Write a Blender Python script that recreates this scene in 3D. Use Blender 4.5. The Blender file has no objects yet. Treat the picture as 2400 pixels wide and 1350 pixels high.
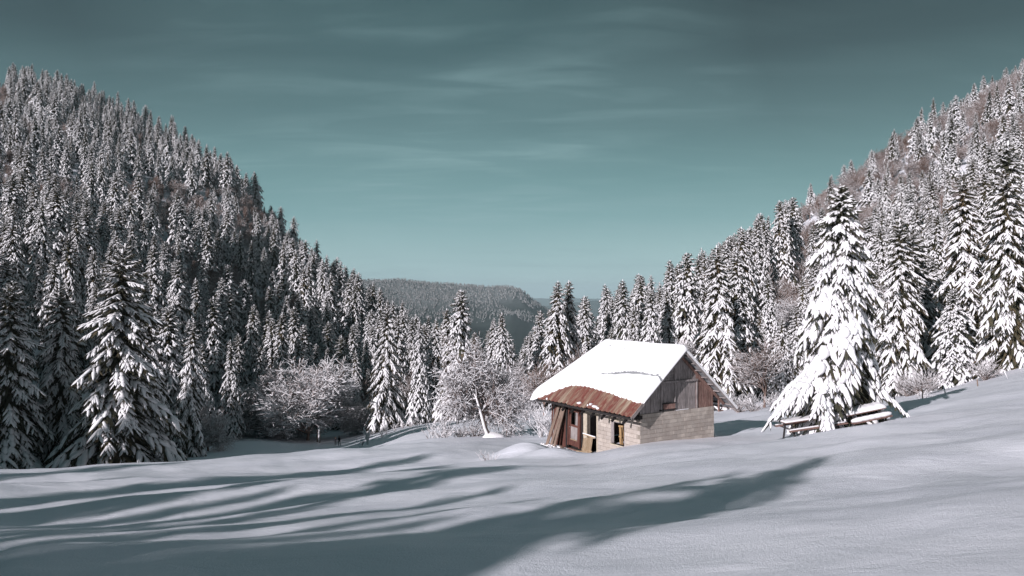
import bpy, math, random
import numpy as np
from mathutils import Vector, Matrix, Euler

random.seed(7)
rng = np.random.default_rng(7)
C = bpy.context.scene.collection
scn = bpy.context.scene
R = math.radians

# ------------------------------------------------------------------ camera, sky, sun, exposure
FPX, CX, HY = 1733.0, 1200.0, 690.0          # focal length, centre and horizon row in photograph pixels
cam_d = bpy.data.cameras.new('camera'); cam = bpy.data.objects.new('camera', cam_d); C.objects.link(cam)
cam_d.sensor_width = 36.0; cam_d.lens = FPX / 2400 * 36.0
cam_d.clip_start = 0.1; cam_d.clip_end = 60000
cam.location = (0, 0, 0); cam.rotation_euler = (R(90.5), 0, 0)
scn.camera = cam

SUN_AZ, SUN_EL = 40.0, 21.0                  # light travels towards azimuth 40 deg right of forward
sa, ca = math.sin(R(SUN_AZ)), math.cos(R(SUN_AZ))
TOSUN = Vector((-sa * math.cos(R(SUN_EL)), -ca * math.cos(R(SUN_EL)), math.sin(R(SUN_EL))))
sd = bpy.data.lights.new('sun', 'SUN'); sun = bpy.data.objects.new('sun', sd); C.objects.link(sun)
sd.energy = 5.0; sd.angle = R(0.45); sd.color = (1.0, 0.94, 0.99)
sun.rotation_euler = TOSUN.to_track_quat('Z', 'Y').to_euler()

def lin(r, g, b):
    f = lambda c: (c / 255 / 12.92) if c / 255 <= .04045 else ((c / 255 + .055) / 1.055) ** 2.4
    return (f(r), f(g), f(b), 1.0)

class NT:
    def __init__(s, nt): s.nt = nt; s.n = nt.nodes; s.l = nt.links
    def new(s, t, **kw):
        n = s.n.new(t)
        for k, v in kw.items(): setattr(n, k, v)
        return n
    def link(s, a, b): s.l.new(a, b)
    def val(s, sock, v):
        if hasattr(v, 'is_output') or isinstance(v, bpy.types.NodeSocket): s.l.new(v, sock)
        else: sock.default_value = v
    def math(s, op, a, b=0.0, clamp=False):
        n = s.new('ShaderNodeMath', operation=op, use_clamp=clamp); s.val(n.inputs[0], a); s.val(n.inputs[1], b); return n.outputs[0]
    def mix(s, f, a, b, mode='MIX'):
        n = s.new('ShaderNodeMix', data_type='RGBA', blend_type=mode); s.val(n.inputs[0], f); s.val(n.inputs[6], a); s.val(n.inputs[7], b); return n.outputs[2]
    def ramp(s, f, stops):
        n = s.new('ShaderNodeValToRGB'); cr = n.color_ramp
        while len(cr.elements) < len(stops): cr.elements.new(0.5)
        for e, (p, c) in zip(cr.elements, stops):
            e.position = p; e.color = c if len(c) == 4 else (*c, 1)
        s.val(n.inputs[0], f); return n.outputs[0]
    def noise(s, vec, scale, detail=4, rough=.5, dist=0.0, kind='Fac'):
        n = s.new('ShaderNodeTexNoise'); s.val(n.inputs['Vector'], vec); n.inputs['Scale'].default_value = scale
        n.inputs['Detail'].default_value = detail; n.inputs['Roughness'].default_value = rough
        n.inputs['Distortion'].default_value = dist
        return n.outputs[kind]
    def mapping(s, vec, scale=(1, 1, 1), rot=(0, 0, 0), loc=(0, 0, 0)):
        n = s.new('ShaderNodeMapping'); s.val(n.inputs[0], vec)
        n.inputs['Location'].default_value = loc; n.inputs['Rotation'].default_value = rot; n.inputs['Scale'].default_value = scale
        return n.outputs[0]

world = bpy.data.worlds.new('World'); scn.world = world; world.use_nodes = True
w = NT(world.node_tree); w.n.clear()
tc = w.new('ShaderNodeTexCoord').outputs['Generated']
sep = w.new('ShaderNodeSeparateXYZ'); w.link(tc, sep.inputs[0])
elev = w.math('MULTIPLY', w.math('MAXIMUM', sep.outputs[2], 0.0), 2.0)
grad = w.ramp(elev, [(0.0, lin(192, 226, 230)), (0.06, lin(180, 213, 217)), (0.12, lin(163, 198, 202)), (0.20, lin(132, 173, 178)),
                     (0.30, lin(108, 148, 153)), (0.44, lin(84, 115, 121)), (0.60, lin(56, 78, 85)), (0.74, lin(43, 61, 68)), (1.0, lin(24, 48, 55))])
sky = w.new('ShaderNodeTexSky', sky_type='NISHITA'); sky.sun_disc = False
sky.sun_elevation = R(SUN_EL); sky.sun_rotation = R(180 + SUN_AZ); sky.altitude = 1000
skyt = w.mix(1.0, sky.outputs[0], (0.065, 0.050, 0.024, 1), 'MULTIPLY')
base = w.mix(0.07, grad, skyt)
den = w.math('ADD', w.math('MAXIMUM', sep.outputs[2], 0.0), 0.10)
cv = w.new('ShaderNodeCombineXYZ')
w.link(w.math('DIVIDE', sep.outputs[0], den), cv.inputs[0]); w.link(w.math('DIVIDE', sep.outputs[1], den), cv.inputs[1])
m1 = w.mapping(cv.outputs[0], (0.42, 0.9, 1), (0, 0, R(28)), (1.9, -0.2, 0))
m2 = w.mapping(cv.outputs[0], (1.1, 3.4, 1), (0, 0, R(-24)), (4.1, 2.0, 0))
n1 = w.noise(m1, 1.1, 5, .5, .5); n2 = w.noise(m2, 1.3, 5, .5, .8)
f1 = w.ramp(n1, [(0.30, (0, 0, 0)), (0.66, (1, 1, 1))]); f2 = w.ramp(n2, [(0.47, (0, 0, 0)), (0.70, (1, 1, 1))])
cl = w.math('ADD', w.math('MULTIPLY', f1, 0.34), w.math('MULTIPLY', w.math('MULTIPLY', f2, f1), 0.62), True)
patch_v = w.new('ShaderNodeCombineXYZ'); pc = w.mapping(tc, (1, 1, 1.25), (0, R(14), 0))
psep = w.new('ShaderNodeSeparateXYZ'); w.link(pc, psep.inputs[0])
pr = w.math('ADD', w.math('MULTIPLY', w.math('MULTIPLY', psep.outputs[0], psep.outputs[0]), 5.0), w.math('MULTIPLY', w.noise(cv.outputs[0], .5, 3, .5), .5))
patch = w.ramp(w.math('ADD', pr, w.math('MULTIPLY', w.math('LESS_THAN', sep.outputs[1], 0.0), 1.0)), [(0.22, (1, 1, 1)), (1.0, (.12, .12, .12))])
cl = w.math('MULTIPLY', cl, patch)
haze_l = w.mix(w.math('MULTIPLY', patch, .20), base, lin(100, 150, 156))
cloudy = w.mix(w.math('MULTIPLY', cl, 0.80), haze_l, lin(146, 178, 182))
bg = w.new('ShaderNodeBackground'); w.link(cloudy, bg.inputs[0]); bg.inputs[1].default_value = 0.87
wo = w.new('ShaderNodeOutputWorld'); w.link(bg.outputs[0], wo.inputs[0])

scn.view_settings.view_transform = 'Standard'; scn.view_settings.look = 'None'
scn.view_settings.exposure = 0.2; scn.view_settings.gamma = 1.0
scn.render.engine = 'CYCLES'
cy = scn.cycles
cy.use_denoising = True
cy.max_bounces = 6; cy.diffuse_bounces = 3; cy.glossy_bounces = 2; cy.transparent_max_bounces = 6; cy.volume_bounces = 0
cy.caustics_reflective = False; cy.caustics_refractive = False

# ------------------------------------------------------------------ tagging helpers
def tag(o, label=None, cat=None, group=None, kind=None):
    if label: o['label'] = label
    if cat: o['category'] = cat
    if group: o['group'] = group
    if kind: o['kind'] = kind
    return o
def empty(name, loc=(0, 0, 0), rz=0.0, scale=1.0):
    o = bpy.data.objects.new(name, None); C.objects.link(o); o.empty_display_size = .2
    o.location = loc; o.rotation_euler = (0, 0, rz); o.scale = (scale,) * 3 if not hasattr(scale, '__len__') else scale
    return o
def mesh_tri(name, V, F, mats, smooth=False, midx=None):
    me = bpy.data.meshes.new(name)
    V = np.ascontiguousarray(V, dtype=np.float32); F = np.ascontiguousarray(F, dtype=np.int32)
    me.vertices.add(len(V)); me.vertices.foreach_set('co', V.ravel())
    k = F.shape[1]
    me.loops.add(F.size); me.loops.foreach_set('vertex_index', F.ravel())
    me.polygons.add(len(F)); me.polygons.foreach_set('loop_start', np.arange(0, F.size, k, dtype=np.int32))
    me.polygons.foreach_set('use_smooth', np.full(len(F), bool(smooth)))
    if midx is not None: me.polygons.foreach_set('material_index', np.ascontiguousarray(midx, dtype=np.int32))
    for m in (mats if isinstance(mats, (list, tuple)) else [mats]): me.materials.append(m)
    me.update(calc_edges=True); me.validate()
    return me
def obj(name, me, parent=None, loc=None, rot=None):
    o = bpy.data.objects.new(name, me); C.objects.link(o)
    if parent: o.parent = parent
    if loc is not None: o.location = loc
    if rot is not None: o.rotation_euler = rot
    return o
class MB:
    """collects boxes, prisms and tubes into one mesh"""
    def __init__(s): s.v = []; s.f = []; s.sm = []
    def quadbox(s, P):                                   # 8 points, bottom ring then top ring
        b = len(s.v); s.v += [tuple(p) for p in P]
        for q in ((3, 2, 1, 0), (4, 5, 6, 7), (0, 1, 5, 4), (1, 2, 6, 5), (2, 3, 7, 6), (3, 0, 4, 7)): s.f.append([b + i for i in q]); s.sm.append(False)
        return s
    def box(s, x0, x1, y0, y1, z0, z1):
        return s.quadbox([(x0, y0, z0), (x1, y0, z0), (x1, y1, z0), (x0, y1, z0), (x0, y0, z1), (x1, y0, z1), (x1, y1, z1), (x0, y1, z1)])
    def bar(s, a, b, w_, t_, up=(0, 0, 1)):
        a = Vector(a); b = Vector(b); d = (b - a).normalized(); sd_ = d.cross(Vector(up))
        if sd_.length < 1e-4: sd_ = d.cross(Vector((1, 0, 0)))
        sd_.normalize(); u = sd_.cross(d)
        P = []
        for p in (a, b):
            for i, j in ((-1, -1), (1, -1), (1, 1), (-1, 1)): P.append(p + sd_ * (i * w_ / 2) + u * (j * t_ / 2))
        return s.quadbox(P)
    def tube(s, pts, rad, n=6):
        b0 = None; pts = [Vector(p) for p in pts]
        for k, p in enumerate(pts):
            d = (pts[min(k + 1, len(pts) - 1)] - pts[max(k - 1, 0)]).normalized()
            sx = d.cross(Vector((0.31, 0.2, 0.93)));  sx = sx if sx.length > .05 else d.cross(Vector((1, 0, 0))); sx.normalize(); sy = d.cross(sx)
            r = rad[k] if hasattr(rad, '__len__') else rad
            b = len(s.v)
            for i in range(n):
                a = 2 * math.pi * i / n; s.v.append(tuple(p + sx * (r * math.cos(a)) + sy * (r * math.sin(a))))
            if b0 is not None:
                for i in range(n): s.f.append([b0 + i, b0 + (i + 1) % n, b + (i + 1) % n, b + i]); s.sm.append(True)
            else: s.f.append([b + i for i in range(n)][::-1]); s.sm.append(False)
            b0 = b
        s.f.append([b0 + i for i in range(n)]); s.sm.append(False)
        return s
    def prism(s, poly, axis, d0, d1):
        """poly: 2D points (a,b) in the plane across axis 'x' or 'y' -> extruded from d0 to d1"""
        b = len(s.v); n = len(poly)
        for d in (d0, d1):
            for (a, c) in poly: s.v.append((d, a, c) if axis == 'x' else (a, d, c))
        s.f.append([b + i for i in range(n)]); s.f.append([b + n + i for i in range(n)][::-1]); s.sm += [False, False]
        for i in range(n): s.f.append([b + i, b + n + i, b + n + (i + 1) % n, b + (i + 1) % n]); s.sm.append(False)
        return s
    def me(s, name, mat, bevel=0):
        m = bpy.data.meshes.new(name); m.from_pydata(s.v, [], s.f)
        m.polygons.foreach_set('use_smooth', s.sm); m.materials.append(mat); m.validate(); m.update()
        import bmesh
        bm = bmesh.new(); bm.from_mesh(m); bmesh.ops.recalc_face_normals(bm, faces=bm.faces)
        if bevel:
            bmesh.ops.bevel(bm, geom=list(bm.edges), offset=bevel, segments=1, affect='EDGES')
        bm.to_mesh(m); bm.free()
        return m
    def build(s, name, mat, parent=None, bevel=0, loc=None, rot=None):
        return obj(name, s.me(name, mat, bevel), parent, loc, rot)

# ------------------------------------------------------------------ materials
def mat(name, rough=.8, spec=.3):
    m = bpy.data.materials.new(name); m.use_nodes = True; t = NT(m.node_tree)
    b = t.n['Principled BSDF']; b.inputs['Roughness'].default_value = rough; b.inputs['Specular IOR Level'].default_value = spec
    return m, t, b
def bump(t, b, h, strength=.4, dist=.02):
    n = t.new('ShaderNodeBump'); n.inputs['Strength'].default_value = strength; n.inputs['Distance'].default_value = dist
    t.link(h, n.inputs['Height']); t.link(n.outputs[0], b.inputs['Normal'])
def objpos(t): return t.new('ShaderNodeTexCoord').outputs['Object']
def geo(t): return t.new('ShaderNodeNewGeometry').outputs['Position']
def rnd(t): return t.new('ShaderNodeObjectInfo').outputs['Random']

# snow lying on the ground
M_GROUND, t, b = mat('ground_snow', .55, .35)
g = geo(t)
n_big = t.noise(t.mapping(g, (.5, .9, .5), (0, 0, R(20))), .55, 4, .5)
t.link(t.ramp(n_big, [(0.3, (.79, .80, .86)), (0.7, (.84, .848, .895))]), b.inputs['Base Color'])
rip = t.noise(t.mapping(g, (.6, 1.2, 1), (0, 0, R(-28))), 1.3, 7, .6, .5)
fine = t.noise(g, 38, 3, .6); fin2 = t.noise(g, 160, 2, .6)
dist_ = t.new('ShaderNodeVectorMath', operation='LENGTH'); t.link(g, dist_.inputs[0])
near = t.math('SUBTRACT', 1.0, t.math('DIVIDE', dist_.outputs['Value'], 60.0), True)
h = t.math('ADD', t.math('MULTIPLY', rip, 1.0), t.math('MULTIPLY', t.math('ADD', t.math('MULTIPLY', fine, .26), t.math('MULTIPLY', fin2, .12)), near))
bump(t, b, h, .6, .095)
b.inputs['Subsurface Weight'].default_value = 0.0
# snow on trees, roof
M_SNOW, t, b = mat('fresh_snow', .6, .25)
b.inputs['Base Color'].default_value = (.81, .80, .81, 1)
bump(t, b, t.noise(objpos(t), 9, 3, .6), .5, .04)
M_ROOFSNOW, t, b = mat('roof_snow', .6, .25)
b.inputs['Base Color'].default_value = (.87, .872, .88, 1)
bump(t, b, t.noise(objpos(t), 5, 4, .6), .35, .03)
# needles: olive green going brown, per tree
M_NEEDLE, t, b = mat('spruce_needles', .75, .2)
nn = t.noise(objpos(t), 1.3, 3, .6)
c1 = t.ramp(nn, [(0.3, (.036, .042, .030)), (0.52, (.070, .060, .035)), (0.72, (.14, .096, .052))])
t.link(t.mix(t.math('MULTIPLY', rnd(t), .6), c1, (.042, .048, .034, 1)), b.inputs['Base Color'])
M_TRUNK, t, b = mat('bark', .9, .15)
t.link(t.ramp(t.noise(t.mapping(objpos(t), (3, 3, .5)), 4, 4, .6), [(0.3, (.045, .035, .028)), (0.7, (.13, .10, .08))]), b.inputs['Base Color'])
bump(t, b, t.noise(t.mapping(objpos(t), (3, 3, .5)), 6, 3), .6, .03)
M_TWIG, t, b = mat('beech_bark', .85, .15)
t.link(t.mix(t.math('MULTIPLY', rnd(t), .7), (.22, .15, .12, 1), (.13, .10, .09, 1)), b.inputs['Base Color'])
M_TWIGSNOW, t, b = mat('rime', .65, .2); b.inputs['Base Color'].default_value = (.74, .73, .74, 1)

# ------------------------------------------------------------------ terrain
EYE = 1.65
def P(px, py, Y): return ((px - CX) / FPX * Y, Y, (HY - py) / FPX * Y)
ctrl = []
def ctl(px, lst):
    for Y, py in lst: ctrl.append(P(px, py, Y))
ctl(-300, [(8, 1400), (20, 1190), (40, 1110), (70, 1120), (88, 1092), (120, 990), (200, 690), (400, 400), (620, 300), (900, 330)])
ctl(0,   [(7, 1350), (12, 1280), (20, 1205), (32, 1132), (45, 1100), (55, 1102), (66, 1118), (92, 1098), (130, 920), (200, 650), (300, 470), (400, 350), (520, 245), (620, 218), (760, 250), (1000, 380), (1600, 700)])
ctl(300, [(7, 1345), (12, 1272), (20, 1192), (32, 1118), (47, 1082), (60, 1095), (98, 1092), (140, 930), (220, 690), (320, 520), (430, 392), (520, 322), (590, 296), (720, 340), (1000, 480), (1600, 750)])
ctl(450, [(60, 1092), (100, 1072), (130, 1050), (160, 1000), (300, 620), (400, 470), (500, 395), (560, 388), (650, 450)])
ctl(600, [(7, 1345), (12, 1262), (20, 1178), (32, 1108), (48, 1068), (65, 1085), (100, 1070), (135, 1042), (165, 1014), (220, 880), (300, 730), (380, 575), (450, 515), (540, 570), (700, 720), (1000, 850), (1600, 900)])
ctl(790, [(20, 1168), (34, 1098), (48, 1062), (65, 1085), (95, 1076), (135, 1052), (175, 1010), (230, 930), (300, 800), (360, 715), (430, 740), (600, 900), (1000, 950), (1600, 950)])
ctl(960, [(7, 1342), (12, 1250), (20, 1162), (34, 1085), (49, 1042), (60, 1058), (85, 1045), (125, 1006), (175, 984), (240, 920), (320, 850), (450, 900), (700, 950), (1500, 960)])
ctl(1100, [(20, 1155), (34, 1078), (44, 1035), (52, 1019), (60, 1021), (90, 1010), (130, 988), (180, 978), (300, 960), (500, 980), (1000, 960), (2000, 900)])
ctl(1230, [(7, 1340), (12, 1240), (20, 1150), (30, 1090), (40, 1050), (50, 1022), (60, 1006), (90, 990), (125, 968), (180, 972), (300, 980), (500, 990), (1000, 960), (2000, 900)])
ctl(1345, [(20, 1146), (30, 1092), (35, 1071), (38.5, 1062), (43, 1046), (50, 1018), (70, 995), (110, 972), (160, 950), (250, 930), (500, 960), (1000, 940)])
ctl(1420, [(20, 1140), (30, 1082), (35, 1058), (37.5, 1054)])
ctl(1500, [(7, 1335), (12, 1228), (20, 1132), (28, 1076), (34, 1048), (36.2, 1041), (45, 1016), (60, 992), (90, 968), (130, 930), (200, 870), (300, 820), (420, 850), (600, 920), (1200, 950)])
ctl(1673, [(20, 1112), (30, 1048), (38.8, 1027), (50, 1006), (65, 985), (90, 962), (120, 920), (200, 800), (300, 712), (360, 730), (500, 820), (1000, 900)])
ctl(1900, [(6, 1352), (12, 1180), (20, 1088), (28, 1030), (35, 1006), (45, 985), (60, 960), (82, 940), (110, 880), (200, 690), (300, 575), (360, 525), (450, 575), (700, 720), (1200, 850)])
ctl(2110, [(12, 1160), (20, 1062), (28, 1010), (34, 984), (42, 958), (55, 944), (70, 932), (100, 880), (200, 620), (320, 440), (400, 372), (500, 440), (800, 600)])
ctl(2250, [(12, 1145), (20, 1042), (30, 978), (42, 932), (55, 915), (70, 905), (100, 830), (200, 560), (320, 375), (430, 278), (550, 320), (900, 520)])
ctl(2400, [(5.5, 1350), (12, 1128), (20, 1022), (30, 956), (42, 905), (56, 876), (68, 866), (100, 760), (200, 500), (320, 315), (450, 208), (600, 230), (900, 400)])
ctl(2700, [(12, 1110), (20, 1000), (32, 920), (50, 858), (64, 835), (100, 700), (200, 430), (330, 260), (500, 160), (800, 200)])
# round the sides and behind the camera (azimuth deg right of forward, distance, height)
for az, r, z in [(60, 20, -2.2), (60, 60, -1), (60, 120, 22), (60, 400, 150), (95, 20, 0), (95, 60, 6), (95, 150, 40), (95, 400, 170),
                 (140, 20, 0), (140, 60, 5), (140, 200, 40), (140, 600, 160), (180, 15, -.8), (180, 60, 3), (180, 200, 20), (180, 600, 90),
                 (-140, 12, -1.6), (-140, 30, -1.5), (-140, 60, 0), (-140, 150, 8), (-140, 400, 20), (-140, 800, 40),
                 (-115, 12, -2.2), (-115, 30, -2.5), (-115, 60, -2), (-115, 110, 4), (-115, 200, 10), (-115, 400, 30), (-115, 800, 60),
                 (-90, 12, -2.9), (-90, 30, -4.5), (-90, 60, -6), (-90, 100, -2), (-90, 140, 4), (-90, 220, 10), (-90, 400, 30), (-90, 800, 60),
                 (-65, 20, -4.8), (-65, 45, -8.2), (-65, 80, -10), (-65, 120, 0), (-65, 200, 10), (-65, 400, 40), (-65, 800, 80),
                 (-50, 20, -5.2), (-50, 45, -9.8), (-50, 80, -15), (-50, 120, -6), (-50, 220, 12), (-50, 420, 62), (-50, 800, 110)]:
    ctrl.append((r * math.sin(R(az)), r * math.cos(R(az)), z))
for az in (-35, -20, -5, 0, 10, 22, 35):
    for r, z in ((3500, -330), (9000, -420), (25000, -520)): ctrl.append((r * math.sin(R(az)), r * math.cos(R(az)), z))
for az in (60, 100, 140, 180, -60, -100, -140):
    for r, z in ((3000, 60), (25000, -300)): ctrl.append((r * math.sin(R(az)), r * math.cos(R(az)), z))
ctrl = np.array(ctrl)
def embed(X, Y):
    r = np.maximum(np.hypot(X, Y), .5); return np.stack([3 * X / r, 3 * Y / r, np.log(r)], -1), r
_E, _r = embed(ctrl[:, 0], ctrl[:, 1]); _S = (ctrl[:, 2] + EYE) / _r
_K = lambda D: np.sqrt(D * D + .05 ** 2)
_n = len(ctrl)
_D = np.linalg.norm(_E[:, None] - _E[None], axis=-1)
_A = np.zeros((_n + 1, _n + 1)); _A[:_n, :_n] = _K(_D) - np.eye(_n) * 0.004; _A[:_n, _n] = 1; _A[_n, :_n] = 1
_W = np.linalg.solve(_A, np.append(_S, 0))
def vnoise(X, Y, seed):
    """smooth value noise"""
    xi = np.floor(X).astype(np.int64); yi = np.floor(Y).astype(np.int64); fx = X - xi; fy = Y - yi
    fx = fx * fx * (3 - 2 * fx); fy = fy * fy * (3 - 2 * fy)
    def hsh(a, b_):
        h = (a * 374761393 + b_ * 668265263 + seed * 1274126177) & 0xffffffff
        h = ((h ^ (h >> 13)) * 1274126177) & 0xffffffff
        return ((h ^ (h >> 16)) & 0xffff) / 65535.0 - .5
    return (hsh(xi, yi) * (1 - fx) + hsh(xi + 1, yi) * fx) * (1 - fy) + (hsh(xi, yi + 1) * (1 - fx) + hsh(xi + 1, yi + 1) * fx) * fy
def bell(X, Y, cx, cy, rx, ry, a=0.0):
    c_, s_ = math.cos(a), math.sin(a); dx = X - cx; dy = Y - cy
    u = (dx * c_ + dy * s_) / rx; v = (-dx * s_ + dy * c_) / ry
    return np.exp(-(u * u + v * v))
CABX, CABY, CABZ, CABR = 6.23, 36.0, -8.45, R(32.9)
def H(X, Y):
    X = np.atleast_1d(np.asarray(X, float)); Y = np.atleast_1d(np.asarray(Y, float)); sh = X.shape
    X = X.ravel(); Y = Y.ravel(); out = np.empty(len(X))
    for i in range(0, len(X), 20000):
        E, r = embed(X[i:i + 20000], Y[i:i + 20000])
        D = np.sqrt(np.maximum(((E ** 2).sum(1)[:, None] + (_E ** 2).sum(1)[None] - 2 * E @ _E.T), 0))
        out[i:i + 20000] = (_K(D) @ _W[:_n] + _W[_n]) * r - EYE
    r = np.hypot(X, Y)
    # gentle drifts across the fall of the slope
    a_ = R(24); U = X * math.cos(a_) + Y * math.sin(a_); V = -X * math.sin(a_) + Y * math.cos(a_)
    fade = np.clip((r - 3) / 6, 0, 1) * np.clip((140 - r) / 80, 0, 1)
    out += fade * (1 - .8 * bell(X, Y, 4.5, 36, 5, 3.5)) * (.50 * vnoise(U / 9, V / 4.2, 1) + .26 * vnoise(U / 4, V / 2.0, 2) + .10 * vnoise(U / 1.7, V / .9, 3) + .035 * vnoise(U / .7, V / .4, 4))
    out += np.clip((r - 120) / 200, 0, 1) * (9 * vnoise(X / 60, Y / 60, 5) + 3 * vnoise(X / 22, Y / 22, 6))
    # mounds beside the cabin and the trodden hollow by its door
    out += .72 * bell(X, Y, .75, 36.3, 1.6, .8, .25) + .50 * bell(X, Y, 1.9, 34.6, 1.3, .8, .1)
    out += .35 * bell(X, Y, -7.0, 50.0, 3.5, 1.5, .4)
    # cabin surroundings in its own frame
    c_, s_ = math.cos(CABR), math.sin(CABR); dx = X - CABX; dy = Y - CABY
    lx = dx * c_ + dy * s_; ly = -dx * s_ + dy * c_
    m = np.clip(1 - np.abs(lx + .6) / 1.5, 0, 1) * np.clip((ly - 2.2) / 1.5, 0, 1) * np.clip((8.6 - ly) / 1.4, 0, 1)
    m = m * m * (3 - 2 * m)
    rough_ = .12 * vnoise(X * 3.1, Y * 3.1, 9) + .08 * vnoise(X * 7, Y * 7, 10)
    out = out * (1 - m) + (CABZ + .02 + rough_) * m
    return out.reshape(sh)
H1 = lambda x, y: float(H(x, y)[0])
def ground_at(px, py, lo=4, hi=200, last=False):
    """first ground point seen along the line through a picture position"""
    Y = np.exp(np.linspace(math.log(lo), math.log(hi), 900)); X = (px - CX) / FPX * Y
    d = H(X, Y) - (HY - py) / FPX * Y
    k = np.nonzero(d > 0)[0]
    if len(k) == 0: k = [len(Y) - 1]
    return Vector((X[k[0]], Y[k[0]], H1(X[k[0]], Y[k[0]])))

th = np.concatenate([np.linspace(-R(44), R(44), 450), np.linspace(R(44), 2 * math.pi - R(44), 150)[1:-1]])
rr = np.concatenate([np.exp(np.linspace(math.log(.8), math.log(90), 300)), np.exp(np.linspace(math.log(90), math.log(1300), 120))[1:], np.exp(np.linspace(math.log(1300), math.log(26000), 24))[1:]])
TH, RR = np.meshgrid(th, rr, indexing='ij'); GX = RR * np.sin(TH); GY = RR * np.cos(TH)
GZ = H(GX, GY)
nt_, nr_ = GX.shape
Vg = np.stack([GX, GY, GZ], -1).reshape(-1, 3)
ia = np.arange(nt_)[:, None]; ja = np.arange(nr_ - 1)[None]
q = np.stack([ia * nr_ + ja, ia * nr_ + ja + 1, ((ia + 1) % nt_) * nr_ + ja + 1, ((ia + 1) % nt_) * nr_ + ja], -1).reshape(-1, 4)[:, ::-1]
Vg = np.vstack([Vg, [[0, 0, -EYE]]]); 
me = mesh_tri('snow_ground', Vg, q, M_GROUND, True)
cen = len(Vg) - 1
import bmesh
bm = bmesh.new(); bm.from_mesh(me); bm.verts.ensure_lookup_table()
for i in range(nt_):
    f = bm.faces.new((bm.verts[cen], bm.verts[((i + 1) % nt_) * nr_], bm.verts[i * nr_])); f.smooth = True
bmesh.ops.recalc_face_normals(bm, faces=bm.faces)
bm.to_mesh(me); bm.free()
tag(obj('ground', me), 'snow covered field and slopes falling into the valley', None, None, 'structure')
# horizon elevation seen from the camera before each ring
ELV = np.maximum.accumulate(GZ / RR, axis=1)
def hidden_el(X, Y, back=.97):
    t_ = math.atan2(X, Y); r_ = math.hypot(X, Y) * back
    if abs(t_) > R(44): return -9
    i = int(round((t_ + R(44)) / R(88) * 449)); j = int(np.searchsorted(rr, r_)) - 1
    return ELV[i, max(j, 0)]

# ------------------------------------------------------------------ far hills
M_FAR, t, b = mat('far_forest', .95, .1)
g = geo(t); sp = t.new('ShaderNodeSeparateXYZ'); t.link(g, sp.inputs[0])
hgt = t.math('ADD', sp.outputs[2], t.math('MULTIPLY', t.noise(g, .004, 4, .6), 130.0))
snowy = t.ramp(t.math('DIVIDE', t.math('ADD', hgt, 60.0), 300.0), [(0.18, (0, 0, 0)), (0.36, (1, 1, 1))])
vor = t.noise(g, .045, 5, .75)
speck = t.ramp(vor, [(0.40, (.10, .11, .11)), (0.75, (.26, .27, .27))])
low = t.ramp(t.noise(g, .012, 5, .7), [(0.35, (.018, .026, .025)), (0.75, (.05, .06, .058))])  # snowless forest tone, kept dark to paint in the shade on the lower slope
clear = t.ramp(t.noise(t.mapping(g, (1, .5, 1)), .0035, 3, .5), [(0.70, (0, 0, 0)), (0.73, (1, 1, 1))])
t.link(t.mix(t.math('MULTIPLY', clear, snowy), t.mix(snowy, low, speck), (.8, .8, .82, 1)), b.inputs['Base Color'])
def ridge(name, label, D, prof, base, depth, mt, rough_amp, nx=260, ny=60, seed=3):
    xs = np.linspace(prof[0][0], prof[-1][0], nx); top = np.interp(xs, [p[0] for p in prof], [p[1] for p in prof])
    Xc = (xs - CX) / FPX * D; Zt = (HY - top) / FPX * D
    v = np.linspace(-1, 1, ny)
    XX = np.repeat(Xc[:, None], ny, 1); YY = D + v[None] * depth + 0 * XX
    prof_v = np.where(v < 0, 1 - np.abs(v) ** 1.5, 1 - np.abs(v) ** 1.3)[None]
    ZZ = base + (Zt[:, None] - base) * prof_v
    ZZ = ZZ + rough_amp * (vnoise(XX / (depth * .16), YY / (depth * .16), seed) + .5 * vnoise(XX / (depth * .07), YY / (depth * .07), seed + 1) + .10 * vnoise(XX / 14, YY / 14, seed + 2)) * (0.25 + 1.3 * (1 - prof_v))
    ZZ = np.maximum(ZZ, base - 30)
    V = np.stack([XX, YY, ZZ], -1).reshape(-1, 3)
    i = np.arange(nx - 1)[:, None]; j = np.arange(ny - 1)[None]
    F = np.stack([i * ny + j, i * ny + j + 1, (i + 1) * ny + j + 1, (i + 1) * ny + j], -1).reshape(-1, 4)[:, ::-1]
    return tag(obj(name, mesh_tri(name, V, F, mt, True)), label, None, None, 'structure')
FARH = ridge('far_hill', 'long flat topped forested hill closing the valley, dusted with snow', 3600,
      [(100, 700), (500, 670), (760, 655), (880, 656), (960, 660), (1080, 666), (1140, 671), (1200, 671), (1222, 680), (1245, 700), (1270, 718), (1300, 736), (1345, 770), (1400, 800)], -330, 1100, M_FAR, 60)
ridge('distant_ridge', 'pale blue ridge on the horizon right of the long hill', 16000,
      [(900, 720), (1150, 702), (1240, 697), (1290, 699), (1340, 698), (1400, 700), (1600, 703), (1900, 715)], -400, 3000, M_FAR, 120, seed=8)
ridge('distant_ridge', 'lower blue ridge in front of the horizon ridge', 9000,
      [(1100, 760), (1250, 726), (1320, 712), (1380, 706), (1500, 700), (1700, 720)], -420, 1500, M_FAR, 90, seed=12)

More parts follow.
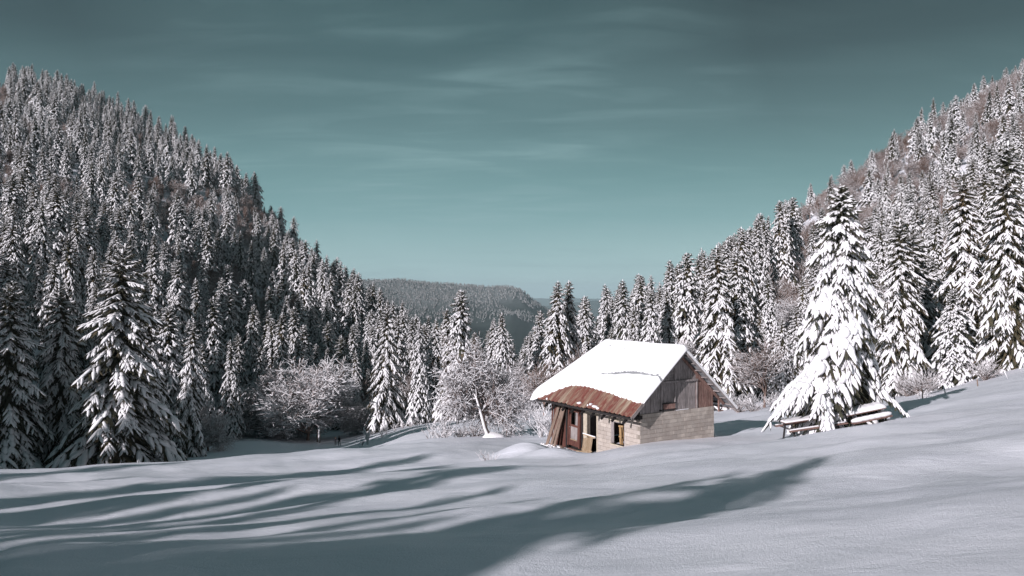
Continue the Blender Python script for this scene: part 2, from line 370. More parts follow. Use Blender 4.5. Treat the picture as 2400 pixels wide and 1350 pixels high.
# ------------------------------------------------------------------ tree shapes (numpy stamping)
def ringtpl(xs, rad, n, flat=.45, ph=0.0):
    """closed pod along +x: xs/rad of the rings; z squashed below"""
    V = [(0, 0, 0)]; F = []
    for x, r in zip(xs, rad):
        for i in range(n):
            a = 2 * math.pi * (i + ph) / n; z = math.sin(a); V.append((x, math.cos(a) * r, (z if z > 0 else z * flat) * r))
    V.append((1, 0, 0)); m = len(xs)
    for i in range(n): F.append((0, 1 + (i + 1) % n, 1 + i))
    for k in range(m - 1):
        for i in range(n):
            a = 1 + k * n + i; b_ = 1 + k * n + (i + 1) % n; F += [(a, b_, b_ + n), (a, b_ + n, a + n)]
    for i in range(n): F.append((1 + (m - 1) * n + i, 1 + (m - 1) * n + (i + 1) % n, len(V) - 1))
    return np.array(V, float), np.array(F)
POD4 = ringtpl([.22, .72], [.42, .5], 4, .4, .5)
def rough_pod(seed):
    V, F = ringtpl([.12, .36, .64, .86], [.36, .5, .42, .22], 6, .4); r = random.Random(seed)
    for i in range(1, len(V) - 1): V[i] = V[i] * (1, 1 + r.uniform(-.28, .28), 1 + r.uniform(-.3, .3)) + (r.uniform(-.05, .05), 0, 0)
    return V, F
POD5 = ringtpl([.15, .5, .85], [.36, .5, .36], 6, .4)
PODS = [rough_pod(s) for s in range(5)]
SPIKE = ringtpl([.35], [.5], 3, 1, .25)
def fringe_tpl(n, seed):
    r = random.Random(seed); V = []; F = []
    for i in range(n):
        x0 = i / n - .03; x1 = (i + 1) / n + .03; d = r.uniform(.6, 1.0) * (1 - .35 * abs(2 * (i + .5) / n - 1)); sx = r.uniform(-.02, .10); s = r.uniform(-.28, .28)
        b_ = len(V); V += [(x0, 0, 0), (x1, 0, 0), ((x0 + x1) / 2 + sx, s, -d)]; F.append((b_, b_ + 1, b_ + 2))
    return np.array(V, float), np.array(F)
FR = [fringe_tpl(6, s) for s in range(4)]
FRN = [fringe_tpl(8, 10 + s) for s in range(4)]
class Acc:
    def __init__(s): s.V = []; s.F = []; s.n = 0
    def add(s, V, F): s.V.append(V); s.F.append(F + s.n); s.n += len(V)
    def stamp(s, tpl, O, A, S, U, lx, ly, lz):
        T, F = tpl; n = len(O)
        if n == 0: return
        lx = np.broadcast_to(lx, n)[:, None, None]; ly = np.broadcast_to(ly, n)[:, None, None]; lz = np.broadcast_to(lz, n)[:, None, None]
        V = O[:, None] + A[:, None] * (T[None, :, 0:1] * lx) + S[:, None] * (T[None, :, 1:2] * ly) + U[:, None] * (T[None, :, 2:3] * lz)
        FF = (F[None] + (np.arange(n) * len(T))[:, None, None]).reshape(-1, 3)
        s.add(V.reshape(-1, 3), FF)
    def tubes(s, P0, P1, R0, R1, n=3, up=None):
        A = P1 - P0; L = np.linalg.norm(A, axis=1, keepdims=True); A = A / np.maximum(L, 1e-6)
        S = np.cross(A, np.array([.13, .27, .95])); S /= np.maximum(np.linalg.norm(S, axis=1, keepdims=True), 1e-6); U = np.cross(S, A)
        ang = np.arange(n) * 2 * math.pi / n + .5
        ring = S[:, None] * np.cos(ang)[None, :, None] + U[:, None] * np.sin(ang)[None, :, None]
        V = np.concatenate([P0[:, None] + ring * R0[:, None, None], P1[:, None] + ring * R1[:, None, None]], 1).reshape(-1, 3)
        F = []
        for i in range(n): F += [(i, (i + 1) % n, (i + 1) % n + n), (i, (i + 1) % n + n, i + n)]
        FF = (np.array(F)[None] + (np.arange(len(P0)) * 2 * n)[:, None, None]).reshape(-1, 3)
        s.add(V, FF)
    def get(s):
        if not s.V: return np.zeros((0, 3)), np.zeros((0, 3), int)
        return np.concatenate(s.V), np.concatenate(s.F)
def unit(v): return v / np.maximum(np.linalg.norm(v, axis=-1, keepdims=True), 1e-6)

def conifer(seed, Ht, Rb, nb, ntw, snow=1.0, lod=0, droop=.55, skirt=.05, gap=None, taper=.66, wfrac=.36, vary=.2, spine=.40):
    """returns (trunk, needles, snow) as vertex/face arrays; lod 0 far, 1 middle, 2 near"""
    g_ = np.random.default_rng(seed)
    T, G, W = Acc(), Acc(), Acc()
    zs = np.linspace(0, 1, 9); P0 = np.zeros((8, 3)); P0[:, 2] = zs[:-1] * Ht * .97; P1 = np.zeros((8, 3)); P1[:, 2] = zs[1:] * Ht * .97
    lean = g_.uniform(-.012, .012, 2) * Ht; P0[:, :2] += lean * (zs[:-1, None] ** 2); P1[:, :2] += lean * (zs[1:, None] ** 2)
    tr = lambda z: .014 * Ht * (1 - z) + .02
    T.tubes(P0, P1, tr(zs[:-1]), tr(zs[1:]), 7)
    # boughs
    u = (np.arange(nb) + g_.uniform(-.4, .4, nb)) / nb; u = np.clip(u, 0, 1)
    t = skirt + (1 - skirt) * u ** .82
    t = np.clip(t, skirt, .985)
    az = np.arange(nb) * 2.39996 + g_.uniform(-.35, .35, nb)
    lump = 1 + .13 * np.sin(az * 2 + t * 9 + seed) + .10 * np.sin(t * 37 + seed)
    L = Rb * ((1 - t) ** taper * .97 + .035) * g_.uniform(.92 - vary, .92 + vary, nb) * lump
    if gap is not None: L *= gap(az, t)
    pitch = np.interp(t, [0, .25, .6, .85, 1], [-.50, -.42, -.26, .10, .8]) + g_.uniform(-.12, .12, nb)
    dr = droop * np.interp(t, [0, .7, 1], [1.0, .8, .25]) * g_.uniform(.7, 1.25, nb)
    H0 = np.stack([np.cos(az), np.sin(az), np.zeros(nb)], -1)
    SD = np.stack([-np.sin(az), np.cos(az), np.zeros(nb)], -1)
    base = np.zeros((nb, 3)); base[:, 2] = t * Ht; base[:, :2] = lean * (t[:, None] ** 2)
    def path(s):                                          # s: (..., nb)
        hor = L * s * (1 - .10 * s * s); ver = L * (np.tan(pitch) * s - dr * s ** 1.9 + .12 * s ** 5)
        return base + H0 * hor[:, None] + np.array([0, 0, 1.]) * ver[:, None]
    def frame(s):
        A = unit(path(np.minimum(s + .06, 1.02)) - path(s - .03)); S = SD; U = unit(np.cross(A, S)); U = np.where(U[:, 2:3] < 0, -U, U)
        return A, S, U
    one = np.ones(nb)
    nseg = {0: 3, 1: 4, 2: 6}[lod]
    sw = snow
    # dense inner needles round the trunk
    nc = int(nb * (4 if lod == 2 else 1.6)); tc_ = skirt * .6 + (.97 - skirt * .6) * (np.arange(nc) + .5) / nc; ac = np.arange(nc) * 2.39996 + 1.0
    Lc = Rb * ((1 - tc_) ** taper * .55 + .03); Hc = np.stack([np.cos(ac), np.sin(ac), np.zeros(nc)], -1)
    Oc = np.zeros((nc, 3)); Oc[:, 2] = tc_ * Ht + Lc * .25; Dc = unit(Hc + np.array([0, 0, -1.]) * (.55 + .3 * droop)); Sc = np.stack([-np.sin(ac), np.cos(ac), np.zeros(nc)], -1); Uc = unit(np.cross(Dc, Sc))
    G.stamp(SPIKE, Oc, Dc, Sc, Uc, Lc * 1.15, Lc * (.26 if lod == 2 else .85), Lc * (.2 if lod == 2 else .35))
    # the branch wood
    for k in range(2):
        T.tubes(path(one * k * .45), path(one * (k + 1) * .45), L * .02 * (1 - k * .5) + .012, L * .02 * (.5 - k * .3) + .012, 3)
    # snow and needles along the spine
    vary_pod = lambda k: (PODS[k % 5] if lod == 2 else (POD5 if lod else POD4))
    DOWN = np.broadcast_to(np.array([0, 0, 1.]), (nb, 3))
    for k in range(nseg):
        s0 = .12 + .84 * k / nseg; O = path(one * s0); A, S, U = frame(one * s0)
        ln = L * .88 / nseg * 1.5 * g_.uniform(.85, 1.25, nb)
        prof = math.sin(math.pi * min(.93, .22 + .66 * (k + .5) / nseg)) ** .8
        wd = L * wfrac * spine * prof * g_.uniform(.7, 1.25, nb) + .03
        keep = g_.random(nb) < .93
        W.stamp(vary_pod(k), (O + U * (wd * .10 + .01)[:, None])[keep], A[keep], S[keep], U[keep], ln[keep], wd[keep] * ((.8 if lod else 1.05) + .2 * sw), (wd * .75 * sw)[keep])
        G.stamp(SPIKE, O - U * .02, A, S, U, ln * 1.12, wd * 1.5, wd * .3)
        fr = FRN if lod == 2 else FR
        for q_ in range(2 if lod else 1):
            sdn = (-1) ** q_
            G.stamp(fr[(k + q_) % 4], O + S * (sdn * wd * .35)[:, None] - U * .02, A, S * sdn, DOWN, ln * 1.15, wd * .8, wd * (.95 if lod else .5) + .08)
    # side twigs, hanging more and more towards the ends
    for j in range(ntw):
        s0 = .14 + .80 * (j + .5) / ntw + g_.uniform(-.05, .05, nb); sdn = -1.0 if j % 2 else 1.0
        O = path(s0); A, S, U = frame(s0)
        prof = np.sin(np.pi * np.clip(.18 + .70 * s0, 0, 1)) ** .7
        ln = L * wfrac * (1.15 if lod == 2 else 1.35) * prof * g_.uniform(.6, 1.25, nb) + .06
        D = unit(A * g_.uniform(.7, 1.1, nb)[:, None] + S * sdn * g_.uniform(.45, .85, nb)[:, None] + np.array([0, 0, -1.]) * g_.uniform(.25, .95, nb)[:, None])
        S2 = unit(np.cross(DOWN, D)); U2 = np.cross(D, S2)
        wd = ln * (g_.uniform(.17, .27, nb) if lod == 2 else g_.uniform(.22, .34, nb))
        keep = g_.random(nb) < (.92 if sw > .6 else .78)
        W.stamp(vary_pod(j) if lod == 2 else POD4, (O + U2 * (.02 + wd * .10)[:, None])[keep], D[keep], S2[keep], U2[keep], (ln * .98)[keep], (wd * ((.75 if lod else 1.05) + .3 * sw))[keep], (wd * 1.0 * sw)[keep])
        G.stamp(SPIKE, O, D, S2, U2, ln * 1.13, wd * 1.15, wd * .4)
        if lod: G.stamp((FRN if lod == 2 else FR)[j % 4], O, D, S2, DOWN, ln * 1.12, wd * .9, wd * .9 + .05)
        if lod == 2:
            for q_ in (-1, 1):
                G.stamp(SPIKE, O + D * (ln * g_.uniform(.35, .75, nb))[:, None], unit(D + S2 * (q_ * g_.uniform(.4, .9, nb))[:, None]), S2, U2, ln * .52, wd * .45, wd * .35)
    # leader
    k = 5; z = Ht * (.93 + .07 * np.arange(k) / k); O = np.zeros((k, 3)); O[:, 2] = z; O[:, :2] = lean
    up = np.tile([0, 0, 1.], (k, 1)); X_ = np.tile([1., 0, 0], (k, 1)); Y_ = np.tile([0, 1., 0], (k, 1))
    W.stamp(POD4, O, up, X_, Y_, Ht * .028, Ht * .011 * np.linspace(1.4, .8, k), Ht * .010 * np.linspace(1.4, .8, k))
    G.stamp(SPIKE, O[:1], up[:1], X_[:1], Y_[:1], Ht * .075, Ht * .008, Ht * .008)
    return T.get(), G.get(), W.get()

def bare_tree(seed, Ht, spread, depth=5, lod=1, up=.25, lean=(0, 0), snow=1.0, twist=.55, trunkr=.02, low=False, first=.36, kids=2, plaster=False):
    """leafless broadleaf: (wood, rime)"""
    g_ = random.Random(seed); segs = []
    def grow(p, d, ln, r, lv):
        n = 3 if lv < 2 else 2
        for k in range(n):
            nd = (d + Vector((g_.gauss(0, .13), g_.gauss(0, .13), g_.gauss(0, .07) + up * .14))).normalized()
            q_ = p + nd * (ln / n); r2 = r * (.86 if lv else .82)
            segs.append((tuple(p), tuple(q_), r, r2, lv)); p, d, r = q_, nd, r2
            if lv < depth and (k > 0 or lv > 0 or low):
                for c in range(kids if lv >= 1 else kids + 1):
                    ax = Vector((g_.gauss(0, 1), g_.gauss(0, 1), g_.gauss(0, .55))).cross(d)
                    if ax.length < .1: continue
                    cd = (Matrix.Rotation(g_.uniform(.45, .95) * (twist / .55), 3, ax.normalized()) @ d); cd.z += up * .25; cd.normalize()
                    grow(p, cd, ln * g_.uniform(.52, .78), r * .58, lv + 1)
        if lv < depth: grow(p, d, ln * .7, r * .8, lv + 1)
    d0 = Vector((lean[0], lean[1], 1)).normalized()
    grow(Vector((0, 0, -.2)), d0, Ht * first, Ht * trunkr, 0)
    S_ = np.array([s[:2] for s in segs]); R_ = np.array([s[2:4] for s in segs]); lv = np.array([s[4] for s in segs])
    zt = S_[:, :, 2].max(); rt = np.abs(S_[:, :, :2]).max()
    sc = np.array([spread / max(rt, .1), spread / max(rt, .1), Ht / zt]); sc[:2] = np.clip(sc[:2], .5 * sc[2], 1.6 * sc[2]); S_ = S_ * sc
    T, W = Acc(), Acc(); mr = .016 if lod else .022
    r0 = np.maximum(R_[:, 0], mr * (Ht / 10)); r1 = np.maximum(R_[:, 1], mr * .7 * (Ht / 10))
    for a_, n_ in ((lv <= 1, 6), (lv > 1, 3)): T.tubes(S_[a_, 0], S_[a_, 1], r0[a_], r1[a_], n_)
    horiz = 1 - np.abs(S_[:, 1, 2] - S_[:, 0, 2]) / np.maximum(np.linalg.norm(S_[:, 1] - S_[:, 0], axis=1), 1e-4)
    thick = snow * (mr * 1.15 * (Ht / 10) + .45 * np.minimum(r0, .08)) * (.45 + .9 * horiz)
    off = np.zeros_like(S_[:, 0]); off[:, 2] = r0 * .75 + thick * .35
    keep = np.array([g_.random() < .85 for _ in segs]) & (horiz > .08)
    W.tubes((S_[:, 0] + off)[keep], (S_[:, 1] + off)[keep], thick[keep], (thick * .9)[keep], 3)
    if plaster:
        a_ = lv <= 1; rr2 = r0[a_]; o2 = np.stack([-.30 * rr2, -.62 * rr2, .35 * rr2], -1)
        W.tubes(S_[a_, 0] + o2, S_[a_, 1] + o2, rr2 * .62, r1[a_] * .62, 6)
    return T.get(), W.get()

def tree_meshes(name, parts, mats_):
    return [mesh_tri(n, V, F, m, sm) for (n, sm), (V, F), m in zip(name, parts, mats_)]
CN = (('trunk', True), ('crown', False), ('snow', True)); CM = (M_TRUNK, M_NEEDLE, M_SNOW)
BN = (('trunk', True), ('snow', True)); BM = (M_TWIG, M_TWIGSNOW)
def joined(name, parts, mats_):
    V = np.concatenate([p[0] for p in parts]); off = np.cumsum([0] + [len(p[0]) for p in parts])
    F = np.concatenate([p[1] + off[i] for i, p in enumerate(parts)]); mi = np.concatenate([np.full(len(p[1]), i) for i, p in enumerate(parts)])
    return mesh_tri(name, V, F, list(mats_), True, mi)

# unit trees are 20 m high
def C_(seed, Rb, nb, ntw, lod, **k): return conifer(seed, 20.0, Rb, nb, ntw, lod=lod, **k)
far_parts = [C_(11, 4.2, 120, 3, 0, droop=.95, wfrac=.40), C_(12, 3.7, 115, 3, 0, droop=1.15, snow=.9, wfrac=.40), C_(13, 4.6, 125, 3, 0, droop=.85, snow=1.15, wfrac=.40), C_(14, 3.8, 110, 3, 0, droop=1.0, snow=.55, wfrac=.38)]
mid_parts = [C_(21, 4.1, 180, 6, 1, droop=.9), C_(22, 3.7, 170, 6, 1, droop=1.1, snow=.9), C_(23, 4.6, 185, 6, 1, droop=.85, snow=1.1), C_(24, 3.9, 165, 6, 1, droop=1.0, snow=.65), C_(25, 3.4, 170, 6, 1, droop=1.25, snow=1.15)]
near_parts = [C_(31, 4.9, 165, 17, 2, droop=.55, snow=.8, wfrac=.33, vary=.3), C_(32, 4.3, 160, 16, 2, droop=.7, snow=.8, wfrac=.33, vary=.3), C_(33, 3.7, 155, 14, 2, droop=1.0, snow=.75, wfrac=.36)]
bare_far = [bare_tree(41, 12, 5.5, 4, 0, snow=.55), bare_tree(42, 11, 6, 4, 0, snow=.7), bare_tree(43, 13, 5, 4, 0, up=.5, snow=.45)]
bare_mid = [bare_tree(51, 12, 7.5, 4, 1, snow=2.0, low=True, first=.30, twist=.75, kids=3), bare_tree(52, 10, 6.5, 4, 1, up=.1, snow=2.0, low=True, first=.30, twist=.7, kids=3)]

# ------------------------------------------------------------------ where the forest stands
EDGE = [(-900, 95), (-300, 90), (0, 93), (250, 97), (420, 108), (480, 150), (600, 162), (790, 176), (900, 172), (1000, 162), (1060, 140), (1150, 140), (1240, 134), (1345, 118), (1500, 112), (1673, 96), (1800, 90), (1900, 86), (2050, 76), (2180, 73), (2300, 71), (2400, 69), (2700, 64), (3200, 60)]
def edge_at(X, Y):
    th_ = np.arctan2(X, np.maximum(Y, 1e-3)); px = CX + FPX * np.tan(np.clip(th_, -1.2, 1.2))
    return np.interp(px, [e[0] for e in EDGE], [e[1] for e in EDGE]), px
def poisson(n_try, x0, x1, y0, y1, dmin, keepf, seed, existing=()):
    g_ = np.random.default_rng(seed); cell = dmin; grid = {}
    pts = []
    for e in existing: grid.setdefault((int(e[0] // cell), int(e[1] // cell)), []).append((e[0], e[1]))
    X = g_.uniform(x0, x1, n_try); Y = g_.uniform(y0, y1, n_try); K = keepf(X, Y)
    for x, y, k in zip(X, Y, K):
        if not k: continue
        cx, cy_ = int(x // cell), int(y // cell); ok = True
        for i in (-1, 0, 1):
            for j in (-1, 0, 1):
                for (a, b_) in grid.get((cx + i, cy_ + j), ()):
                    if (a - x) ** 2 + (b_ - y) ** 2 < dmin * dmin: ok = False; break
        if ok: grid.setdefault((cx, cy_), []).append((x, y)); pts.append((x, y))
    return pts
def keep_forest(X, Y):
    e, px = edge_at(X, Y); r = np.hypot(X, Y)
    ok = (Y > e) & (Y > 20) & (r < 760)
    ok &= (px > -1400) & (px < 3600)
    mid_ = (px > 950) & (px < 1360)                       # the valley mouth thins out behind the first rows
    ok &= ~(mid_ & (Y > 330))
    return ok
# hand placed trees: (px, Y, height, prototype list, index, label)
HAND = []
def hand(px, Y, h, kind, idx, label, rz=0.0, wd=1.0): HAND.append(dict(x=(px - CX) / FPX * Y, y=Y, h=h, kind=kind, i=idx, label=label, rz=rz, wd=wd, px=px))
hand(275, 84, 25.5, 'near', 0, 'broadest dark spruce at the left field edge, with sweeping fan shaped boughs', .3, 1.25)
hand(150, 88, 22.5, 'near', 1, 'tall dark spruce just left of the broadest one at the field edge', 1.1, 1.05)
hand(20, 82, 22.0, 'near', 0, 'snowy spruce cut by the left border of the picture, boughs in heavy layers', 2.2, 1.1)
hand(-95, 80, 24.0, 'near', 2, 'spruce just outside the left border beside the layered one', 3.0, 1.2)
hand(345, 92, 21.0, 'near', 1, 'dark spruce tucked behind the right flank of the broadest left spruce', 4.0, 1.0)
hand(438, 104, 19.6, 'near', 2, 'slim straight spruce right of the broad one, snow on its top half only', .9, .95)
hand(543, 150, 20.5, 'mid', 1, 'narrow spruce standing free at the meadow edge left of the frosted broadleaf trees', .4, 1.0)
hand(905, 160, 27.5, 'near', 1, 'tall white spruce right of the frosted broadleaf trees, at the meadow edge', 1.9, .95)
hand(985, 156, 22.0, 'mid', 4, 'slim spruce beside the tall white one, at the top of the shaded meadow', .6, 1.0)
hand(1070, 148, 26.5, 'mid', 2, 'tallest spruce of the valley row, its tip over the far hill, behind the leaning tree', 2.6, 1.0)
hand(1180, 150, 21.5, 'mid', 0, 'free standing slender spruce with its tip against the dark valley', .2, .9)
hand(1300, 140, 24.6, 'mid', 3, 'left one of the twin spruces rising over the far hill left of the cabin', 1.5, 1.15)
hand(1330, 144, 25.0, 'mid', 1, 'right one of the twin spruces rising left of the cabin ridge', 3.5, 1.1)
hand(1520, 122, 18.6, 'mid', 0, 'pointed spruce right behind the cabin roof', 2.0, 1.0)
hand(1572, 126, 18.6, 'mid', 4, 'pointed spruce behind the gable end of the cabin', 4.4, 1.1)
hand(1688, 92, 20.8, 'near', 2, 'big snowy spruce rising right behind the right eave of the cabin', 1.1, 1.25)
hand(2108, 76, 18.5, 'near', 1, 'broad spruce with brown underside right of the free standing fir', 2.4, 1.0)
hand(2235, 74, 10.2, 'mid', 2, 'short bushy spruce packed with snow at the right field edge', 3.3, 1.25)
hand(2262, 80, 22.5, 'near', 2, 'tall spruce directly behind the short bushy one at the right', .5, 1.2)
hand(2375, 72, 19.8, 'near', 0, 'big spruce at the right field edge with heavy drooping boughs', 5.0, .95)
hand(2345, 84, 25.0, 'mid', 3, 'tall spruce behind the heavy one at the right border', 2.9, 1.2)
hand(1775, 98, 12.0, 'mid', 1, 'middle sized spruce behind the broken beech left of the free standing fir', 1.7, 1.0)
hand(1832, 90, 10.5, 'mid', 0, 'low spruce peeping out left of the free standing fir skirt', 2.8, 1.2)
hand(1742, 94, 9.0, 'mid', 4, 'low young spruce at the wood edge between the cabin and the broken beech', 1.9, 1.3)
hand(2030, 84, 15.0, 'mid', 2, 'spruce hidden behind the right side of the free standing fir', 5.2, 1.1)
hand(1430, 128, 13.5, 'mid', 3, 'small spruce whose top shows just above the cabin ridge', .8, 1.1)
hand(2190, 405, 24.0, 'far', 3, 'dark lone spire standing above the upper right skyline', 1.0, 1.0)
hand(480, 140, 19.0, 'mid', 3, 'dim spruce in the gap behind the slim straight one', .8, 1.0)
pts = poisson(150000, -760, 640, 20, 760, 8.3, keep_forest, 5, [(h_['x'], h_['y']) for h_ in HAND])
g_ = np.random.default_rng(99)
cand = []
PX = np.array([p[0] for p in pts]); PY = np.array([p[1] for p in pts]); PZ = H(PX, PY)
bn = vnoise(PX / 34, PY / 34, 21) + .5 * vnoise(PX / 12, PY / 12, 22)
SUNNY = [P(632, 925, 152), P(690, 915, 156), P(738, 905, 150), P(585, 945, 152)]
# no hand drawn clump may be hidden by a random tree in front of it
for i, (x, y) in enumerate(pts):
    px = CX + FPX * x / y; el = (PZ[i]) / y
    right = px > 1500
    upper = y > 260
    pb = (.34 if right and y > 110 else .30 if (upper and px < 500) else .10)
    isb = bn[i] > (.5 - pb * 1.3) and g_.random() < .8
    front = y < edge_at(np.array([x]), np.array([y]))[0][0] + 12
    if isb and front and 450 < px < 2050 and g_.random() < .2: isb = True
    h = (g_.uniform(18, 30) if px < 1100 else g_.uniform(16, 26)) * (.72 if g_.random() < .2 else 1)
    if px > 1500: h *= np.interp(y, [70, 140, 300], [.80, .9, 1.0])
    if 1000 < px < 1360: h *= .82
    if front: h *= .92
    if isb: h = g_.uniform(8, 13)
    # keep clear of the hand placed trees' fronts
    bad = False
    for q_ in HAND:
        if q_['kind'] == 'far': continue
        if y < q_['y'] and abs(px - q_['px']) < 1733 * 3.2 / y + 25 and y > 40: bad = True
    if bad: continue
    if 450 < px < 1400 and y < 420:
        # only as tall as the wood in the photograph stands before the far hill
        lim = np.interp(px, [450, 620, 700, 880, 980, 1060, 1120, 1180, 1215, 1250, 1290, 1360, 1400], [375, 465, 535, 640, 715, 725, 760, 742, 775, 745, 690, 690, 680]) + g_.uniform(-5, 30)
        h = min(h, ((HY - lim) / FPX * y) - PZ[i])
        if 940 < px < 1360 and y < 320: h = min(28, ((HY - lim) / FPX * y) - PZ[i]); isb = isb and g_.random() < .35
        elif 640 < px < 960 and 290 < y < 420: h = min(31, ((HY - lim) / FPX * y) - PZ[i])
        if h < 7: continue
    if 1360 < px < 2400 and y < 480:
        lim = np.interp(px, [1360, 1480, 1600, 1700, 1800, 1900, 1960, 2100, 2190, 2250, 2400], [690, 650, 600, 560, 490, 425, 380, 290, 215, 190, 160]) + g_.uniform(-6, 14)
        h = min(h, ((HY - lim) / FPX * y) - PZ[i])
        if px < 1880 and 140 < y < 380 and not isb and g_.random() < .6: h = min(31, ((HY - lim) / FPX * y) - PZ[i])
        if h < 7: continue
    if not isb and y > 200 and not 1360 < px < 1880: h *= .9
    if isb: h = min(h, 12.5)
    for (sx_, sy_, sz_) in SUNNY:                         # the low sun reaches the frosted trees through a gap in the wood
        k_ = (sx_ - x) * sa + (sy_ - y) * ca
        if 3 < k_ < 90 and abs((sx_ - x) * ca - (sy_ - y) * sa) < 8.5: h = min(h, sz_ + k_ * math.tan(R(SUN_EL)) - PZ[i])
    if h < 4: continue
    cand.append(dict(x=x, y=y, z=PZ[i], h=h, bare=isb, px=px, wd=g_.uniform(.9, 1.3) * (1.12 if y > 200 else 1), rz=g_.uniform(0, 6.28)))
for h_ in HAND:
    h_['z'] = H1(h_['x'], h_['y']) - .3; h_['bare'] = False; h_['hand'] = True; cand.append(h_)
# brown undergrowth of young beeches filling the gaps of the slopes
ip = poisson(60000, -520, 520, 110, 640, 4.6, lambda X, Y: keep_forest(X, Y) & (Y > edge_at(X, Y)[0] + 25) & (vnoise(X / 34, Y / 34, 21) + .5 * vnoise(X / 12, Y / 12, 22) > .02) & ((edge_at(X, Y)[1] > 1400) | ((edge_at(X, Y)[1] < 620) & (Y > 240))), 61)
IX = np.array([p[0] for p in ip]); IY = np.array([p[1] for p in ip]); IZ = H(IX, IY)
for x, y, z in zip(IX, IY, IZ):
    px = CX + FPX * x / y; h = g_.uniform(6, 10.5)
    if 1360 < px < 2400: h = min(h, ((HY - np.interp(px, [1360, 1480, 1600, 1700, 1800, 1900, 1960, 2100, 2190, 2250, 2400], [700, 670, 630, 590, 520, 455, 415, 320, 260, 225, 190])) / FPX * y) - z)
    if h > 4: cand.append(dict(x=x, y=y, z=z, h=h, bare=True, px=px, wd=g_.uniform(.8, 1.15), rz=g_.uniform(0, 6.28)))
print('INFILL', len(ip))
# frosted broadleaf trees at the meadow edge and the slopes' feet
def handbare(px, Y, h, idx, label, wd=1.0, rz=0.0, kind='bmid'):
    x = (px - CX) / FPX * Y; cand.append(dict(x=x, y=Y, z=H1(x, Y) - .2, h=h, bare=True, px=px, wd=wd, rz=rz, label=label, hand=True, kind=kind, i=idx))
handbare(612, 158, 16.5, 0, 'left and widest of the frosted broadleaf trees before the dark wood', 1.15, .4)
handbare(722, 156, 18.5, 1, 'right and tallest of the frosted broadleaf trees, its bare trunk on the shaded meadow', 1.05, 2.0)
handbare(668, 162, 16.5, 0, 'frosted broadleaf tree showing between the two biggest ones at the meadow edge', 1.0, 3.7)
handbare(838, 165, 9.0, 1, 'small dim broadleaf tree in the shade of the wood, right of the frosted pair', 1.0, 5.0)
handbare(1215, 128, 10.0, 0, 'thin bare tree at the far end of the fence left of the cabin', .9, 4.4)
handbare(1275, 112, 9.0, 1, 'thorny bare tree touching the left end of the cabin roof', 1.1, .9, 'bfar')
handbare(1345, 118, 11.5, 0, 'brown bare tree filling the gap over the left part of the cabin roof', .9, 5.6, 'bfar')
handbare(1400, 124, 10.0, 1, 'brown bare tree behind the cabin ridge', 1.1, 3.0, 'bfar')
handbare(1790, 84, 8.6, 1, 'broken beech with pale spreading twigs left of the free standing fir', 1.15, 1.2, 'bfar')
handbare(490, 122, 10.5, 0, 'dark leafless tree in the shaded gap between the two slim spruces at left', .9, 2.9)

# which trees show, and how large: paint them front to back over a small picture
cand = [c for c in cand if not (c['y'] < 5)]
cand.sort(key=lambda c: c['y'])
BW, BH = 800, 450; buf = np.zeros((BH, BW), bool); K_ = BW / 2400
for c in cand:
    c['vis'] = 0; x, y, z, h = c['x'], c['y'], c['z'], c['h']
    if y < 30 or not (-200 < c['px'] < 2600): continue
    hid = hidden_el(x, y) * math.hypot(x, y) / y
    top = HY - FPX * (z + h) / y; bot = HY - FPX * max(z / y, hid)
    if top >= bot: continue
    half = FPX * (h * (.17 if not c['bare'] else .42) * c['wd']) / y
    r0, r1 = int(max(top * K_, 0)), int(min(bot * K_, BH - 1)); tot = 0
    for rr_ in range(r0, r1 + 1):
        f = (rr_ / K_ - top) / max(HY - FPX * z / y - top, 1)
        hw = half * (min(1, max(.12, f)) ** .8 if not c['bare'] else math.sin(math.pi * min(1, max(.05, .15 + .8 * f))) ** .6)
        a0, a1 = int(max((c['px'] - hw) * K_, 0)), int(min((c['px'] + hw) * K_, BW))
        if a1 > a0:
            seg = buf[rr_, a0:a1]; tot += int((~seg).sum()); seg[:] = True
    c['vis'] = tot; c['top'] = top
con = [c for c in cand if not c['bare']]; bar = [c for c in cand if c['bare']]
con.sort(key=lambda c: -c['vis'] - (1e6 if c.get('hand') and c['vis'] > 0 else 0)); bar.sort(key=lambda c: -c['vis'] - (1e6 if c.get('hand') else 0))
N_SPRUCE, N_BARE = 292, 130
ind_c = [c for c in con[:N_SPRUCE] if c['vis'] > 6]; ind_b = [c for c in bar[:N_BARE] if c['vis'] > 8]
ids = set(map(id, ind_c)) | set(map(id, ind_b))
rest = [c for c in cand if id(c) not in ids]
print('TREES', len(cand), len(ind_c), len(ind_b), 'min vis', ind_c[-1]['vis'])

P_FAR = [tree_meshes(CN, p, CM) for p in far_parts]; P_MID = [tree_meshes(CN, p, CM) for p in mid_parts]; P_NEAR = [tree_meshes(CN, p, CM) for p in near_parts]
PB_FAR = [tree_meshes(BN, p, BM) for p in bare_far]; PB_MID = [tree_meshes(BN, p, BM) for p in bare_mid]
for L_ in (P_FAR, P_MID, P_NEAR, PB_FAR, PB_MID):
    for ms in L_:
        for m_ in ms: pass
WORDS = ['none', 'one', 'two', 'three', 'four', 'five', 'six', 'seven', 'eight', 'nine', 'ten']
def where(c):
    px, top = c['px'], c['top']
    if px < 940 and top < 560: z_ = 'high on the left hillside' if top < 420 else 'on the left hillside'
    elif px < 940: z_ = 'low on the left slope'
    elif px < 1400: z_ = 'in the valley wood'
    elif top < 480: z_ = 'high on the right hillside'
    else: z_ = 'on the right slope'
    return z_
TENS = ['', 'ten', 'twenty', 'thirty', 'forty', 'fifty', 'sixty', 'seventy', 'eighty', 'ninety']
